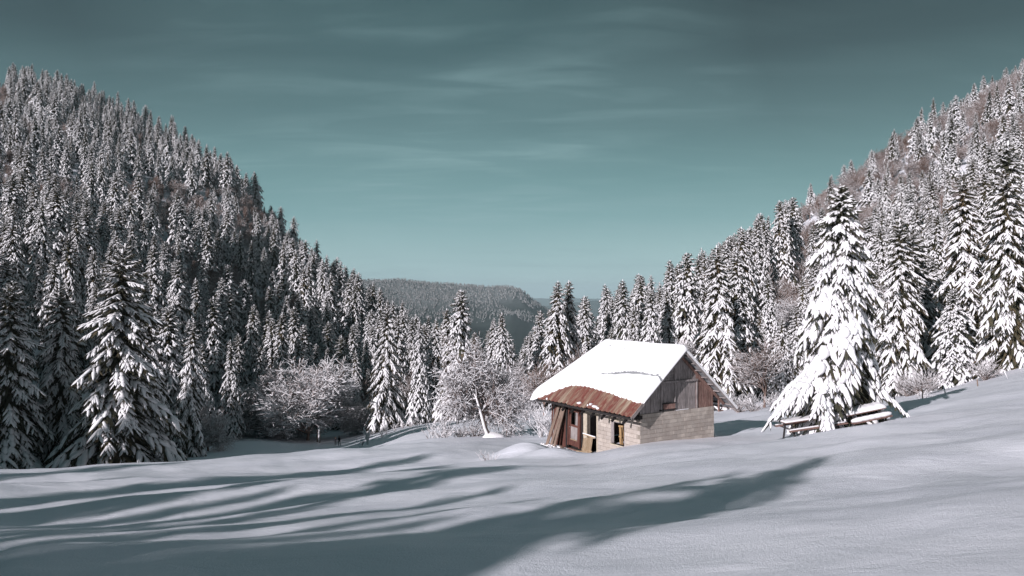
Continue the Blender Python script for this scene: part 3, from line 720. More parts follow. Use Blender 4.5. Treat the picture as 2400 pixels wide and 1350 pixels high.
UNITS = ['', 'one', 'two', 'three', 'four', 'five', 'six', 'seven', 'eight', 'nine', 'ten', 'eleven', 'twelve', 'thirteen', 'fourteen', 'fifteen', 'sixteen', 'seventeen', 'eighteen', 'nineteen']
def num(n):
    n = int(max(0, min(99, round(n))))
    return 'zero' if n == 0 else UNITS[n] if n < 20 else (TENS[n // 10] + (('-' + UNITS[n % 10]) if n % 10 else ''))
seen_lab = set()
def tree_label(c, adj, noun):
    px, top = c['px'] / 24, max(c['top'], 0) / 13.5
    for a_ in adj:
        for dx, dy in ((0, 0), (.34, 0), (-.34, 0), (0, .34), (0, -.34)):
            lab = '%s %s %s, tip %s percent across, %s down' % (a_, noun, where(c), num(px + dx), num(top + dy))
            if lab not in seen_lab: seen_lab.add(lab); return lab
    return lab
g2 = random.Random(4)
def place(c, name, meshes, cat, noun, group, unit_h):
    s = c['h'] / unit_h
    t_ = empty(name, (c['x'], c['y'], c['z'] - .25), c['rz'], (s * c['wd'], s * c['wd'], s))
    t_.rotation_euler = (g2.gauss(0, .022), g2.gauss(0, .022), c['rz'])
    lab = c.get('label') or tree_label(c, noun[0], noun[1])
    tag(t_, lab, cat, group)
    for m_ in meshes: obj(m_.name.split('.')[0], m_, t_)
for c in ind_c:
    y = c['y']
    if c.get('hand'): L_ = {'near': P_NEAR, 'mid': P_MID, 'far': P_FAR}[c['kind']]; ms = L_[c['i']]
    elif y < 105: ms = P_NEAR[g2.randrange(3)]
    elif y < 260: ms = P_MID[g2.randrange(5)]
    else: ms = P_FAR[g2.choice((0, 1, 2, 0, 2, 3))]
    sl = c['h'] * FPX / y
    noun = (['tall', 'tall dense'] if c['h'] > 22 else ['small', 'small dense'] if c['h'] < 15 else ['snowy', 'snowy dense']), 'spruce'
    place(c, 'spruce_tree', ms, 'tree', noun, 'snow-laden spruces covering both slopes', 20.0)
for c in ind_b:
    if c.get('kind') == 'bfar': ms = PB_FAR[c['i']]; uh = (12, 11, 13)[c['i']]
    elif c.get('hand') or c['y'] < 150: ms = PB_MID[c.get('i', g2.randrange(2))]; uh = (12, 10)[P_idx] if (P_idx := PB_MID.index(ms)) >= 0 else 12
    else: k_ = g2.randrange(3); ms = PB_FAR[k_]; uh = (12, 11, 13)[k_]
    place(c, 'bare_tree', ms, 'tree', (['leafless', 'leafless twiggy'], 'broadleaf tree'), 'leafless broadleaf trees among the spruces', uh)

# everything further back or hidden: one object that instances the same shapes
def scatter(name, label, items, protos, pick, unit_hs):
    col = bpy.data.collections.new(name + '_shapes')
    for k, me_ in enumerate(protos):
        o = bpy.data.objects.new('shape_%02d' % k, me_); col.objects.link(o)
    me = bpy.data.meshes.new(name); n = len(items)
    me.vertices.add(n); me.vertices.foreach_set('co', np.array([(c['x'], c['y'], c['z'] - .3) for c in items], np.float32).ravel())
    idx = np.array([pick(c) for c in items], np.int32)
    a = me.attributes.new('which', 'INT', 'POINT'); a.data.foreach_set('value', idx)
    a = me.attributes.new('size', 'FLOAT_VECTOR', 'POINT')
    sc = np.array([(c['h'] / unit_hs[i] * c['wd'], c['h'] / unit_hs[i] * c['wd'], c['h'] / unit_hs[i]) for c, i in zip(items, idx)], np.float32); a.data.foreach_set('vector', sc.ravel())
    a = me.attributes.new('turn', 'FLOAT_VECTOR', 'POINT'); a.data.foreach_set('vector', np.array([(.03 * math.sin(c['x'] * 7.1), .03 * math.sin(c['y'] * 5.3), c['rz']) for c in items], np.float32).ravel())
    o = obj(name, me); tag(o, label, None, None, 'stuff')
    ng = bpy.data.node_groups.new(name, 'GeometryNodeTree'); ng.interface.new_socket('Geometry', in_out='INPUT', socket_type='NodeSocketGeometry'); ng.interface.new_socket('Geometry', in_out='OUTPUT', socket_type='NodeSocketGeometry')
    t = NT(ng); gi = t.new('NodeGroupInput'); go = t.new('NodeGroupOutput'); ci = t.new('GeometryNodeCollectionInfo')
    ci.inputs['Collection'].default_value = col; ci.inputs['Separate Children'].default_value = True; ci.inputs['Reset Children'].default_value = True
    ip = t.new('GeometryNodeInstanceOnPoints'); ip.inputs['Pick Instance'].default_value = True
    def na(nm, ty): n_ = t.new('GeometryNodeInputNamedAttribute', data_type=ty); n_.inputs['Name'].default_value = nm; return n_.outputs[0]
    t.link(gi.outputs[0], ip.inputs['Points']); t.link(ci.outputs[0], ip.inputs['Instance']); t.link(na('which', 'INT'), ip.inputs['Instance Index'])
    t.link(na('size', 'FLOAT_VECTOR'), ip.inputs['Scale']); t.link(na('turn', 'FLOAT_VECTOR'), ip.inputs['Rotation'])
    t.link(ip.outputs[0], go.inputs[0])
    md = o.modifiers.new('trees', 'NODES'); md.node_group = ng
    return o
J = [joined('spruce_shape', p, CM) for p in far_parts] + [joined('spruce_shape', p, CM) for p in mid_parts[:2]]
JB = [joined('bare_shape', p, BM) for p in bare_far]
scatter('spruce_wood', 'mass of snow covered spruces filling both slopes behind the nearer ones', [c for c in rest if not c['bare']], J,
        lambda c: (4 + g2.randrange(2)) if c['y'] < 230 and c['vis'] > 0 else g2.choice((0, 1, 2, 0, 2, 3)), [20.0] * 8)
scatter('bare_wood', 'brownish leafless undergrowth between the spruces on the slopes', [c for c in rest if c['bare']], JB, lambda c: g2.randrange(3), [12.0, 11.0, 13.0])

# trees on the far hill: tiny but real
fm = FARH.data; fv = np.empty(len(fm.vertices) * 3, np.float32); fm.vertices.foreach_get('co', fv); fv = fv.reshape(260, 60, 3)
fi = g_.uniform(90, 255, 7000); fj = g_.uniform(10, 31, 7000)
far_items = []
for a_, b_ in zip(fi, fj):
    i0, j0 = int(a_), int(b_); u_, v_ = a_ - i0, b_ - j0
    q_ = (fv[i0, j0] * (1 - u_) + fv[i0 + 1, j0] * u_) * (1 - v_) + (fv[i0, j0 + 1] * (1 - u_) + fv[i0 + 1, j0 + 1] * u_) * v_
    if q_[2] > -70 + 170 * float(vnoise(np.array([q_[0] / 180]), np.array([q_[1] / 180]), 40)[0]): far_items.append(dict(x=q_[0], y=q_[1], z=q_[2], h=g_.uniform(7, 15), bare=False, vis=0, wd=g_.uniform(1.3, 2.2), rz=g_.uniform(0, 6.28)))
scatter('far_wood', 'tiny snow dusted trees covering the top of the far hill', far_items, J, lambda c: 3, [20.0] * 8)
# the wood goes on round the left side, out of the picture, and shades the meadow
def keep_left(X, Y): return (X < -.74 * np.maximum(Y, 0) - 6) & (np.hypot(X, Y) > 96) & (Y > -6) & (np.hypot(X, Y) < 330)
lp = poisson(9000, -330, -60, -6, 330, 6.4, keep_left, 8)
LZ = H(np.array([p[0] for p in lp]), np.array([p[1] for p in lp]))
left_items = [dict(x=p[0], y=p[1], z=z_, h=(g_.uniform(26, 31) if math.hypot(p[0], p[1]) < 150 and p[1] < 38 else g_.uniform(15, 20)), bare=False, vis=0, wd=g_.uniform(.95, 1.2), rz=g_.uniform(0, 6.28)) for p, z_ in zip(lp, LZ)]
scatter('spruce_wood', 'snow covered spruces going on beyond the left border of the picture', left_items, J, lambda c: 4 + g2.randrange(2), [20.0] * 8)

# ------------------------------------------------------------------ trees behind the camera whose shadows cross the field
def caster(px, py, k, wd=1.0, idx=None, dh=0.0):
    t_ = ground_at(px, py); s_ = Vector((-sa, -ca, math.tan(R(SUN_EL))))
    top = t_ + s_ * k; gz = H1(top.x, top.y); h = top.z - gz + dh
    vis_ = top.y > 1 and abs(top.x / top.y) < .72
    print('CASTER', px, py, 'at', [round(v, 1) for v in top], 'h', round(h, 1), 'INFRAME' if vis_ else '')
    if h < 3 or vis_: return
    s = h / 20.0; rw = 1.2 * wd * max(1.0, 14 / h)
    e_ = empty('spruce_tree', (top.x, top.y, gz - .2), g2.uniform(0, 6), (s * rw, s * rw, s))
    tag(e_, 'spruce beside the camera casting a long shadow over the field', 'tree', 'spruces beside the camera, seen by their shadows')
    for m_ in P_MID[idx if idx is not None else g2.randrange(5)]: obj(m_.name.split('.')[0], m_, e_)
CAST = [(1968, 1066, 46, 1.15), (1875, 1114, 42, .95), (1735, 1096, 52, .7), (1365, 1088, 58, .9), (1205, 1099, 60, .8), (1060, 1091, 62, .9), (1005, 1066, 70, 1.0), (875, 1105, 62, .9),
        (430, 1084, 64, 1.1), (350, 1114, 58, .9), (200, 1105, 60, .7), (1230, 1132, 50, .7), (1290, 1162, 46, .6), (1400, 1214, 38, .6), (1500, 1180, 44, .55), (1120, 1200, 44, .6), (940, 1150, 50, .75), (800, 1182, 46, .8), (640, 1214, 42, .9), (470, 1238, 42, 1.3), (290, 1256, 40, 1.3),
        (700, 1255, 38, 1.2), (500, 1300, 32, 1.4), (300, 1320, 28, 1.4), (1330, 1262, 32, .9), (1100, 1300, 27, 1.1), (150, 1290, 34, 1.3), (700, 1140, 56, .7), (640, 1285, 32, 1.5), (420, 1275, 38, 1.5), (600, 1335, 26, 1.6)]
for c_ in CAST: caster(*c_)

# ------------------------------------------------------------------ cabin materials
def wood(name, c0, c1, c2, sc=(14, 14, 1.2), rough=.85):
    m, t, b = mat(name, rough, .2)
    n_ = t.noise(t.mapping(objpos(t), sc), 2.2, 6, .65, .4); n2_ = t.noise(objpos(t), 1.7, 3, .6)
    c = t.ramp(n_, [(0.28, c0), (0.5, c1), (0.72, c2)])
    c = t.mix(t.math('MULTIPLY', rnd(t), .55), c, t.mix(.5, c, (c1[0] * .35, c1[1] * .35, c1[2] * .38, 1)))
    t.link(t.mix(t.ramp(n2_, [(0.45, (0, 0, 0)), (0.75, (.6, .6, .6))]), c, (c0[0], c0[1], c0[2], 1)), b.inputs['Base Color'])
    bump(t, b, n_, .6, .012); return m
M_GREY = wood('weathered_boards', (.11, .098, .093), (.31, .275, .265), (.50, .46, .445))
M_BROWN = wood('brown_boards', (.08, .048, .04), (.26, .155, .13), (.42, .31, .26))
M_RED = wood('red_painted_wood', (.06, .026, .022), (.125, .052, .040), (.20, .105, .08))
M_PLANK = wood('old_plank', (.11, .075, .055), (.25, .18, .14), (.38, .30, .25))
M_PALE = wood('pale_wood', (.22, .15, .09), (.42, .31, .20), (.55, .44, .32))
M_ORANGE = wood('fresh_pine', (.25, .14, .06), (.42, .27, .13), (.52, .37, .20))
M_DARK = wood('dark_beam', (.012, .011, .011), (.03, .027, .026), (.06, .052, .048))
M_BLOCK, t, b = mat('concrete_block', .92, .15)
n_ = t.noise(geo(t), 1.6, 4, .6); n2_ = t.noise(geo(t), 22, 4, .65)
c = t.mix(rnd(t), (.54, .48, .42, 1), (.29, .255, .23, 1)); c = t.mix(t.ramp(n_, [(0.40, (0, 0, 0)), (0.60, (.8, .8, .8))]), c, (.27, .225, .195, 1))
c = t.mix(t.ramp(t.noise(geo(t), .7, 3, .6), [(0.5, (0, 0, 0)), (0.64, (.6, .6, .6))]), c, (.24, .21, .195, 1))
t.link(t.mix(t.math('MULTIPLY', n2_, .5), c, (.62, .565, .50, 1)), b.inputs['Base Color']); bump(t, b, n2_, .7, .012)
M_MORTAR, t, b = mat('mortar', .95, .1); t.link(t.mix(t.noise(geo(t), 14, 3), (.30, .265, .225, 1), (.20, .175, .15, 1)), b.inputs['Base Color'])
M_LINTEL, t, b = mat('concrete_lintel', .9, .15); n_ = t.noise(objpos(t), 5, 5, .65)
t.link(t.ramp(n_, [(0.3, (.34, .29, .22)), (0.7, (.54, .48, .39))]), b.inputs['Base Color']); bump(t, b, n_, .4, .01)
# rusted red sheet metal
M_TIN, t, b = mat('rusted_red_sheet', .55, .4)
op = objpos(t); st = t.noise(t.mapping(op, (.35, 2.9, .35)), 1.3, 4, .55, .2); pt = t.noise(t.mapping(op, (1.6, 5, 1.6)), 1.6, 5, .7, .6)
c = t.ramp(st, [(0.34, (.16, .042, .034)), (0.46, (.18, .068, .050)), (0.54, (.20, .11, .080)), (0.64, (.34, .27, .20))])
c = t.mix(t.ramp(pt, [(0.50, (0, 0, 0)), (0.62, (.75, .75, .75))]), c, (.30, .235, .165, 1))
c = t.mix(t.math('MULTIPLY', rnd(t), .45), c, (.13, .042, .036, 1)); t.link(c, b.inputs['Base Color']); bump(t, b, pt, .35, .006)
M_GSHEET, t, b = mat('grey_sheet', .5, .5); n_ = t.noise(t.mapping(objpos(t), (6, 1, 1)), 2, 4, .6)
t.link(t.ramp(n_, [(0.35, (.17, .18, .185)), (0.7, (.34, .35, .36))]), b.inputs['Base Color'])
M_IRON, t, b = mat('dark_iron', .6, .4); b.inputs['Base Color'].default_value = (.035, .032, .033, 1)
M_SOIL, t, b = mat('dark_floor', .95, .1); b.inputs['Base Color'].default_value = (.04, .035, .03, 1)

# ------------------------------------------------------------------ cabin: local x along the gable wall, y along the long wall, z up from the door sill
CL, CW = 7.3, 5.2
cab = empty('cabin', (CABX, CABY, CABZ), CABR)
tag(cab, 'small mountain cabin of concrete blocks and grey boards under a snow laden roof', 'cabin')
RZ, RX, SL = 5.62, 2.6, .845                     # ridge height, ridge line, slope of the roof planes
roofz = lambda x: RZ - abs(x - RX) * SL
rb = random.Random(12)
# block walls: a mortar core with each block proud of it
BL, BH_ = .50, .20
def blockwall(name, along, y0, y1, z0, z1, holes, face, th_=.2):
    """along 'x': wall in the plane y=0 facing -y; along 'y': plane x=0 facing -x"""
    core = MB(); cuts = sorted({y0, y1} | {h_[0] for h_ in holes} | {h_[1] for h_ in holes})
    for a, b_ in zip(cuts[:-1], cuts[1:]):
        zs = [(z0, z1)]
        for h_ in holes:
            if h_[0] <= a and h_[1] >= b_: zs = [(z0, h_[2]), (h_[3], z1)]
        for (p, q_) in zs:
            if q_ - p < .02: continue
            if along == 'x': core.box(a, b_, face + .012, face + th_, p, q_)
            else: core.box(face + .012, face + th_, a, b_, p, q_)
    wl = core.build(name, M_MORTAR, cab)
    shared = {}
    nrow = int(round((z1 - z0) / BH_))
    for r_ in range(nrow):
        za = z0 + r_ * BH_; zb = min(za + BH_, z1); y = y0 - (0 if r_ % 2 == 0 else BL / 2)
        while y < y1 - .02:
            a, b_ = max(y, y0), min(y + BL, y1); y += BL
            segs = [(a, b_)]
            for h_ in holes:
                if h_[2] < zb - .05 and h_[3] > za + .05:
                    ns = []
                    for (p, q_) in segs:
                        if q_ <= h_[0] or p >= h_[1]: ns.append((p, q_))
                        else:
                            if p < h_[0] - .04: ns.append((p, h_[0]))
                            if q_ > h_[1] + .04: ns.append((h_[1], q_))
                    segs = ns
            for (p, q_) in segs:
                ln = q_ - p
                if ln < .06: continue
                key = (round(ln, 2), round(zb - za, 2))
                if key not in shared:
                    m = MB(); j = .007
                    if along == 'x': m.box(j, ln - j, 0, .03, j, zb - za - j)
                    else: m.box(0, .03, j, ln - j, j, zb - za - j)
                    shared[key] = m.me('block', M_BLOCK, .004)
                pr = rb.uniform(-.007, .006)
                obj('block', shared[key], wl, (p, face + pr, za) if along == 'x' else (face + pr, p, za))
    return wl
WZ = 2.58
gw = blockwall('gable_wall', 'x', 0.0, CW, .0, WZ + .02, [], 0.0)
WIN = (1.14, 2.18, .86, 2.02); DOORWAY = (3.31, 4.10, .0, 2.10)
fw = blockwall('long_wall', 'y', .013, 4.42, .0, 2.32, [WIN, DOORWAY], 0.0)
MB().box(-.03, .20, 1.02, 2.36, 2.02, 2.20).build('lintel', M_LINTEL, fw, .008)
MB().box(-.03, .20, 3.10, 4.46, 2.10, 2.30).build('lintel', M_LINTEL, fw, .008)
MB().box(-.028, .16, 4.10, 4.40, .0, 2.10).build('door_jamb', M_LINTEL, fw, .006)
MB().box(-.02, .18, 3.22, 3.31, .0, 2.10).build('door_jamb', M_LINTEL, fw, .006)
MB().box(-.035, .20, 1.08, 2.24, .79, .86).build('window_sill', M_LINTEL, fw, .006)
wf = MB(); wf.box(.02, .09, 2.11, 2.18, .86, 2.02); wf.box(.02, .09, 1.14, 1.19, .86, 2.02); wf.box(.02, .09, 1.19, 2.11, 1.97, 2.02); wf.build('window_frame', M_GREY, fw)
MB().box(.03, .06, 1.98, 2.11, .90, 1.97).build('shutter', M_GREY, fw, .004)
# remaining walls, floor
MB().box(CW - .2, CW, .2, CL, 0, 2.5).build('back_wall', M_MORTAR, cab)
MB().box(.0, CW, CL - .16, CL, 0, 2.5).build('end_wall', M_GREY, cab)
MB().box(.2, CW - .2, .2, CL - .16, -.1, -.02).build('floor', M_SOIL, cab)
# timber part of the long wall, left of the blocks
MB().box(.0, .16, 4.46, 4.60, 0, 2.38).build('post', M_DARK, cab)
MB().box(.0, .16, 5.88, 6.00, 0, 2.38).build('post', M_DARK, cab)
MB().box(-.02, .14, CL - .12, CL, 0, 2.38).build('post', M_RED, cab)
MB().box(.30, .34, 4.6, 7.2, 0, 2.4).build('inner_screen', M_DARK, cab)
y = 6.02
while y < CL - .14:
    MB().box(.03 + rb.uniform(0, .012), .06, y, y + .15, -.05, 2.36).build('board', M_RED, cab); y += .158
MB().box(-.10, .14, -.02, CL + .05, 2.36, 2.55).build('wall_plate', M_DARK, cab)
for k in range(9): MB().bar((-.72, .45 + k * .82, 1.98 + .845 * .22), (.5, .45 + k * .82, 1.98 + .845 * 1.44), .08, .12).build('rafter', M_DARK, cab)

# gable boards
gb = MB(); gb.prism([(0.02, WZ), (CW - .02, WZ), (CW - .02, roofz(CW) - .1), (RX, RZ - .14), (0.02, roofz(0) - .1)], 'y', .07, .10)
gable = gb.build('gable', M_DARK, cab)
posts = [1.43, 2.37, 3.93]
x = .02
while x < CW - .03:
    wd = rb.uniform(.13, .21); x1 = min(x + wd, CW - .02); g0 = .008
    mtl = M_BROWN if (x > 3.9 or (x > 2.4 and rb.random() < .16)) else M_GREY
    a, b_ = x + g0, x1 - g0
    top = lambda q_: roofz(q_) - .12
    off = rb.uniform(0, .018)
    parts_ = [(WZ + .01 + (0 if x > 1.2 else 0), None)]
    if 1.43 < x < 2.34 and True: parts_ = [(WZ + .01, 4.04)]
    for z0_, zt_ in parts_:
        if zt_ is None:
            poly = [(a, z0_), (b_, z0_), (b_, top(b_))] + ([(RX, top(RX))] if a < RX < b_ else []) + [(a, top(a))]
        else:
            poly = [(a, z0_), (b_, z0_), (b_, min(zt_, top(b_))), (a, min(zt_, top(a)))]
        if poly[-1][1] > z0_ + .03 or poly[2][1] > z0_ + .03:
            if poly[-1][1] < z0_ + .01: poly[-1] = (a, z0_ + .01)
            if poly[2][1] < z0_ + .01: poly[2] = (b_, z0_ + .01)
            m = MB(); m.prism(poly, 'y', .035 + off, .068); m.build('board', mtl, gable)
    x = x1
z = 4.10                                         # horizontal boards in the upper left panel
while z < RZ - .3:
    z1 = z + .15; xa = max(1.30, RX - (RZ - .14 - z1) / SL + .02); xb = 2.33
    if xb - xa > .08: MB().box(xa, xb, .035 + rb.uniform(0, .02), .068, z + .007, z1 - .007).build('board', M_GREY, gable)
    z = z1
for px_ in posts:
    zt = min(roofz(px_) - .14, 5.4 if px_ == 2.37 else 4.1); MB().box(px_ - .035, px_ + .035, -.01, .035, WZ + .02, zt).build('batten', M_GREY, gable)
MB().box(1.05, 3.98, -.045, .03, 4.02, 4.11).build('cross_beam', M_GREY, gable)
MB().box(1.46, 2.42, -.03, .03, 2.98, 3.03).build('ledge', M_DARK, gable); MB().box(1.56, 2.36, -.02, .03, 2.72, 2.98).build('hatch', M_BROWN, gable, .006); MB().box(1.30, 2.42, -.03, .03, 2.66, 2.715).build('ledge', M_DARK, gable)
MB().box(2.42, 3.30, -.02, .032, WZ + .02, WZ + .05).build('flashing', M_SNOW, gable)
# roof: two planes of sheet metal, the far end hipped
OV, EX0, EX1 = .48, -.98, 6.42
HIPY, EAVEY = 5.5, 7.8                          # ridge end, eave end of the hip
roof = empty('roof'); roof.parent = cab
def onroof(x, y, up=0.0): return (x, y, roofz(x) + up)
def sheet(name, x0, x1, y0, y1, mtl, amp=.016, pitch=.19, hip=0.0, side='l'):
    """a ribbed sheet running down the slope; hip cuts the upper end"""
    m = MB(); n = max(2, int(round((y1 - y0) / pitch * 4))); b0 = len(m.v)
    for i in range(n + 1):
        y = y0 + (y1 - y0) * i / n; ph = (y / pitch) % 1.0; dz = amp if ph < .25 else 0.0
        xt = x1
        if y > HIPY: f = (y - HIPY) / (EAVEY - HIPY); xt = RX + (x0 - RX) * f if side == 'l' else x1
        for k in range(3):
            x = x0 + (xt - x0) * k / 2; m.v.append((x, y, roofz(x) + dz + .02))
    for i in range(n):
        for k in range(2):
            a = b0 + i * 3 + k; m.f.append([a, a + 3, a + 4, a + 1]); m.sm.append(False)
    o = m.build(name, mtl, roof); sm_ = o.modifiers.new('thickness', 'SOLIDIFY'); sm_.thickness = .008; sm_.offset = -1
    return o
y = -OV; k = 0
while y < EAVEY - .05:
    y1 = min(y + .72, EAVEY); sheet('roof_sheet', EX0 + rb.uniform(-.03, .03), RX, y, y1 + .01, M_TIN, amp=.045, pitch=.36); y = y1; k += 1
y = -OV
while y < HIPY + .3:
    y1 = min(y + .82, HIPY + .3); o = sheet('roof_sheet', RX, EX1, y, y1 + .01, M_GSHEET, side='r'); y = y1
# hip face
hp = MB(); c_ = len(hp.v); hp.v += [onroof(RX, HIPY, .02), (EX0, EAVEY, roofz(EX0) + .02), (EX1, EAVEY, roofz(EX0) + .02)]; hp.f.append([0, 1, 2]); hp.sm.append(False)
hp.v += [(RX, HIPY, RZ + .0), (EX1, EAVEY, roofz(EX0)), (EX1, HIPY + .3, roofz(EX1)), (RX, HIPY + .3, RZ)]; hp.f.append([3, 4, 5, 6]); hp.sm.append(False)
o = hp.build('hip_face', M_GSHEET, roof); o.modifiers.new('thickness', 'SOLIDIFY').thickness = .03
# purlins and verge boards under the overhang
for xx in (-.8, .3, 1.4, 2.45): MB().box(xx - .05, xx + .05, -OV + .06, .03, roofz(xx) - .13, roofz(xx) - .015 - .04).build('purlin', M_GREY, roof)
for i, xx in enumerate((2.9, 3.35, 3.8, 4.25, 4.7, 5.15, 5.6, 6.05, 6.33)):
    MB().bar((xx, -OV + .05, roofz(xx) - .05), (xx, (CL if xx > CW else .03), roofz(xx) - .05), .10, .05).build('purlin', M_GREY, roof)
def rafter_bar(x0, x1, y, w_, t_, dz, mtl, nm): MB().bar((x0, y, roofz(x0) + dz), (x1, y, roofz(x1) + dz), w_, t_).build(nm, mtl, roof)
rafter_bar(EX0, RX - .01, -OV + .02, .03, .16, -.06, M_GREY, 'verge_board'); rafter_bar(RX + .01, EX1, -OV + .02, .03, .13, -.03, M_GREY, 'verge_board')
rafter_bar(.0, RX, .0, .07, .13, -.13, M_DARK, 'rafter'); rafter_bar(RX, CW + .75, .0, .08, .12, -.15, M_BROWN, 'rafter')
MB().bar((RX + .05, -OV - .01, roofz(RX + .05) + .09), (EX1 + .02, -OV - .01, roofz(EX1 + .02) + .07), .06, .10).build('snow_edge', M_ROOFSNOW, roof)
MB().box(EX0 + .02, EX0 + .06, -OV, EAVEY - .1, roofz(EX0) - .13, roofz(EX0) - .01).build('fascia', M_DARK, roof)
MB().bar((CW + .02, -.3, 2.35), (CW + .02, -.3, 2.95), .07, .07).build('bracket', M_BROWN, cab); MB().bar((CW - .02, -.3, 2.38), (CW + .35, -.3, 2.38), .06, .05).build('bracket', M_BROWN, cab)
# snow blanket on the left plane and hip: a thick slab with a ragged lower edge
def vn1(a, s): return float(vnoise(np.array([a]), np.array([s * 1.7]), 31)[0])
def snow_slab():
    nu, nv = 150, 84; V = []; CRK = set()
    ya, yb = -OV - .06, EAVEY + .04
    lo_pts = [(-.6, .72), (.0, .70), (1.0, .80), (2.2, .92), (3.4, 1.02), (4.6, 1.08), (5.6, .96), (6.3, .58), (7.0, .14), (7.6, -.14), (8.3, -.20)]
    # distance (in x) between the eave and the snow's lower edge
    for i in range(nu + 1):
        y = ya + (yb - ya) * i / nu
        xe = EX0 + float(np.interp(y, [p[0] for p in lo_pts], [p[1] for p in lo_pts])) + .05 * vn1(y * 2.4, 1) + .03 * vn1(y * 8, 2)
        xt = RX + .12
        if y > HIPY: xt = RX + (EX0 - RX) * (y - HIPY) / (EAVEY - HIPY) + .22
        if xt < xe + .1: xt = xe + .1
        for j in range(nv + 1):
            v = j / nv; x = xe + (xt - xe) * v ** 1.0
            d_lo = (x - xe); d_hi = xt - x; d_s = min(y - ya, (yb - y) * 3)
            th_ = .34 * min(1, (max(d_lo, 0) / .20)) ** .5 * min(1, (max(d_s, 0) + .0) / .20) ** .45 if d_lo > 0 and d_s > 0 else 0
            th_ *= (.82 + .22 * vn1(y * .6, 3 + x * .5)) + .0
            if y > HIPY - .4: th_ *= 1.0
            # cracks in the blanket
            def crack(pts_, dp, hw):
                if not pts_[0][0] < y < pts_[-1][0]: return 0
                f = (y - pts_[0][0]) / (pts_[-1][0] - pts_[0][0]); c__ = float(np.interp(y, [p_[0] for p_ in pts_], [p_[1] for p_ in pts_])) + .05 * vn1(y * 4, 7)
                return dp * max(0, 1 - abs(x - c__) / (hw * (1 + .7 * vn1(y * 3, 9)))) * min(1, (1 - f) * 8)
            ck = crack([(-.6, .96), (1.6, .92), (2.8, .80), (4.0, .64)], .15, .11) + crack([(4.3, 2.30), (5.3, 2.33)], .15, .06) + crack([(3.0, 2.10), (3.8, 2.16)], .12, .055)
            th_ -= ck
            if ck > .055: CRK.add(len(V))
            V.append((x, y, roofz(min(x, RX)) - (max(x - RX, 0)) * .3 + .035 + max(th_, .004)))
    F = []; st = nv + 1
    for i in range(nu):
        for j in range(nv): a = i * st + j; F.append((a, a + st, a + st + 1, a + 1))
    # skirt down to the metal
    n0 = len(V); ring = [i * st for i in range(nu + 1)] + [nu * st + j for j in range(1, nv + 1)] + [i * st + nv for i in range(nu - 1, -1, -1)] + [j for j in range(nv - 1, 0, -1)]
    for r_ in ring: x, y, z = V[r_]; V.append((x, y, min(z, roofz(min(x, RX)) + .02)))
    for a in range(len(ring)): b_ = (a + 1) % len(ring); F.append((ring[a], n0 + a, n0 + b_, ring[b_]))
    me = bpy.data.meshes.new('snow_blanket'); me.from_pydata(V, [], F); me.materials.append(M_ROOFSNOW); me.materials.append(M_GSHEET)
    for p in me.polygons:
        if sum(i in CRK for i in p.vertices) >= 3: p.material_index = 1  # crack faces take the grey sheet colour to paint in the shade of the gap
    me.polygons.foreach_set('use_smooth', [True] * len(me.polygons)); me.update()
    o = obj('snow_blanket', me, cab); return o
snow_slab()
# thin snow on the right plane and the hip
ns = MB(); n = 24
for i in range(n + 1):
    y = -OV + .02 + (HIPY + .25 + OV) * i / n
    for j in range(9):
        x = RX + .02 + (EX1 - .04 - RX) * j / 8; ed = min(1, (y + OV) / .15 + .25) * (.35 if j in (0, 8) else 1)
        ns.v.append((x, y, roofz(x) + .03 + .16 * ed))
for i in range(n):
    for j in range(8): a = i * 9 + j; ns.f.append([a, a + 9, a + 10, a + 1]); ns.sm.append(True)
o = ns.build('snow_blanket', M_ROOFSNOW, cab); o.modifiers.new('t', 'SOLIDIFY').thickness = .09
# slipped snow lumps near the eave
def lump(name, x, y, z, rx, ry, rz_, parent, mtl=None, seed=0):
    import bmesh
    bm = bmesh.new(); bmesh.ops.create_icosphere(bm, subdivisions=2, radius=1); r_ = random.Random(seed)
    for v in bm.verts:
        f = 1 + r_.uniform(-.16, .16); v.co = Vector((v.co.x * rx * f, v.co.y * ry * f, v.co.z * rz_ * f))
    me = bpy.data.meshes.new(name); bm.to_mesh(me); bm.free(); me.materials.append(mtl or M_SNOW); me.polygons.foreach_set('use_smooth', [True] * len(me.polygons))
    return obj(name, me, parent, (x, y, z))
for i, (yy, xo, a, b_) in enumerate([(3.72, .16, .14, .14), (2.98, .12, .05, .05), (2.82, .20, .13, .06), (2.42, .14, .12, .20), (2.15, .08, .06, .12), (6.45, .04, .07, .05)]):
    lump('snow_lump', EX0 + xo, yy, roofz(EX0 + xo) + .05, a, b_, .07, cab, seed=i)
# red door hanging in its frame
dr = empty('door', (.0, 4.72, .12), R(0)); dr.parent = cab; dr.rotation_euler = (R(2.5), 0, R(0))
m = MB(); m.box(-.05, .05, 0, .10, 0, 2.16); m.box(-.05, .05, .98, 1.08, 0, 2.16); m.box(-.05, .05, .10, .98, 2.04, 2.16); m.build('door_frame', M_RED, dr)
m = MB(); m.box(-.02, .02, .10, .24, .04, 2.02); m.box(-.02, .02, .84, .98, .04, 2.02); m.box(-.02, .02, .24, .84, 1.90, 2.02); m.box(-.02, .02, .24, .84, 1.08, 1.20); m.box(-.02, .02, .24, .84, .04, .34); m.build('door_leaf', M_RED, dr)
MB().box(-.006, .01, .24, .84, .34, 1.08).build('door_panel', M_GREY, dr)
MB().box(-.004, .004, .24, .44, 1.20, 1.90).build('door_panel', M_GREY, dr)
MB().box(-.05, .0, .26, .82, .36, .40).build('door_rail', M_PALE, dr); MB().tube([(-.05, .86, 1.06), (-.09, .86, 1.06), (-.09, .78, 1.04)], .012).build('door_handle', M_GSHEET, dr)
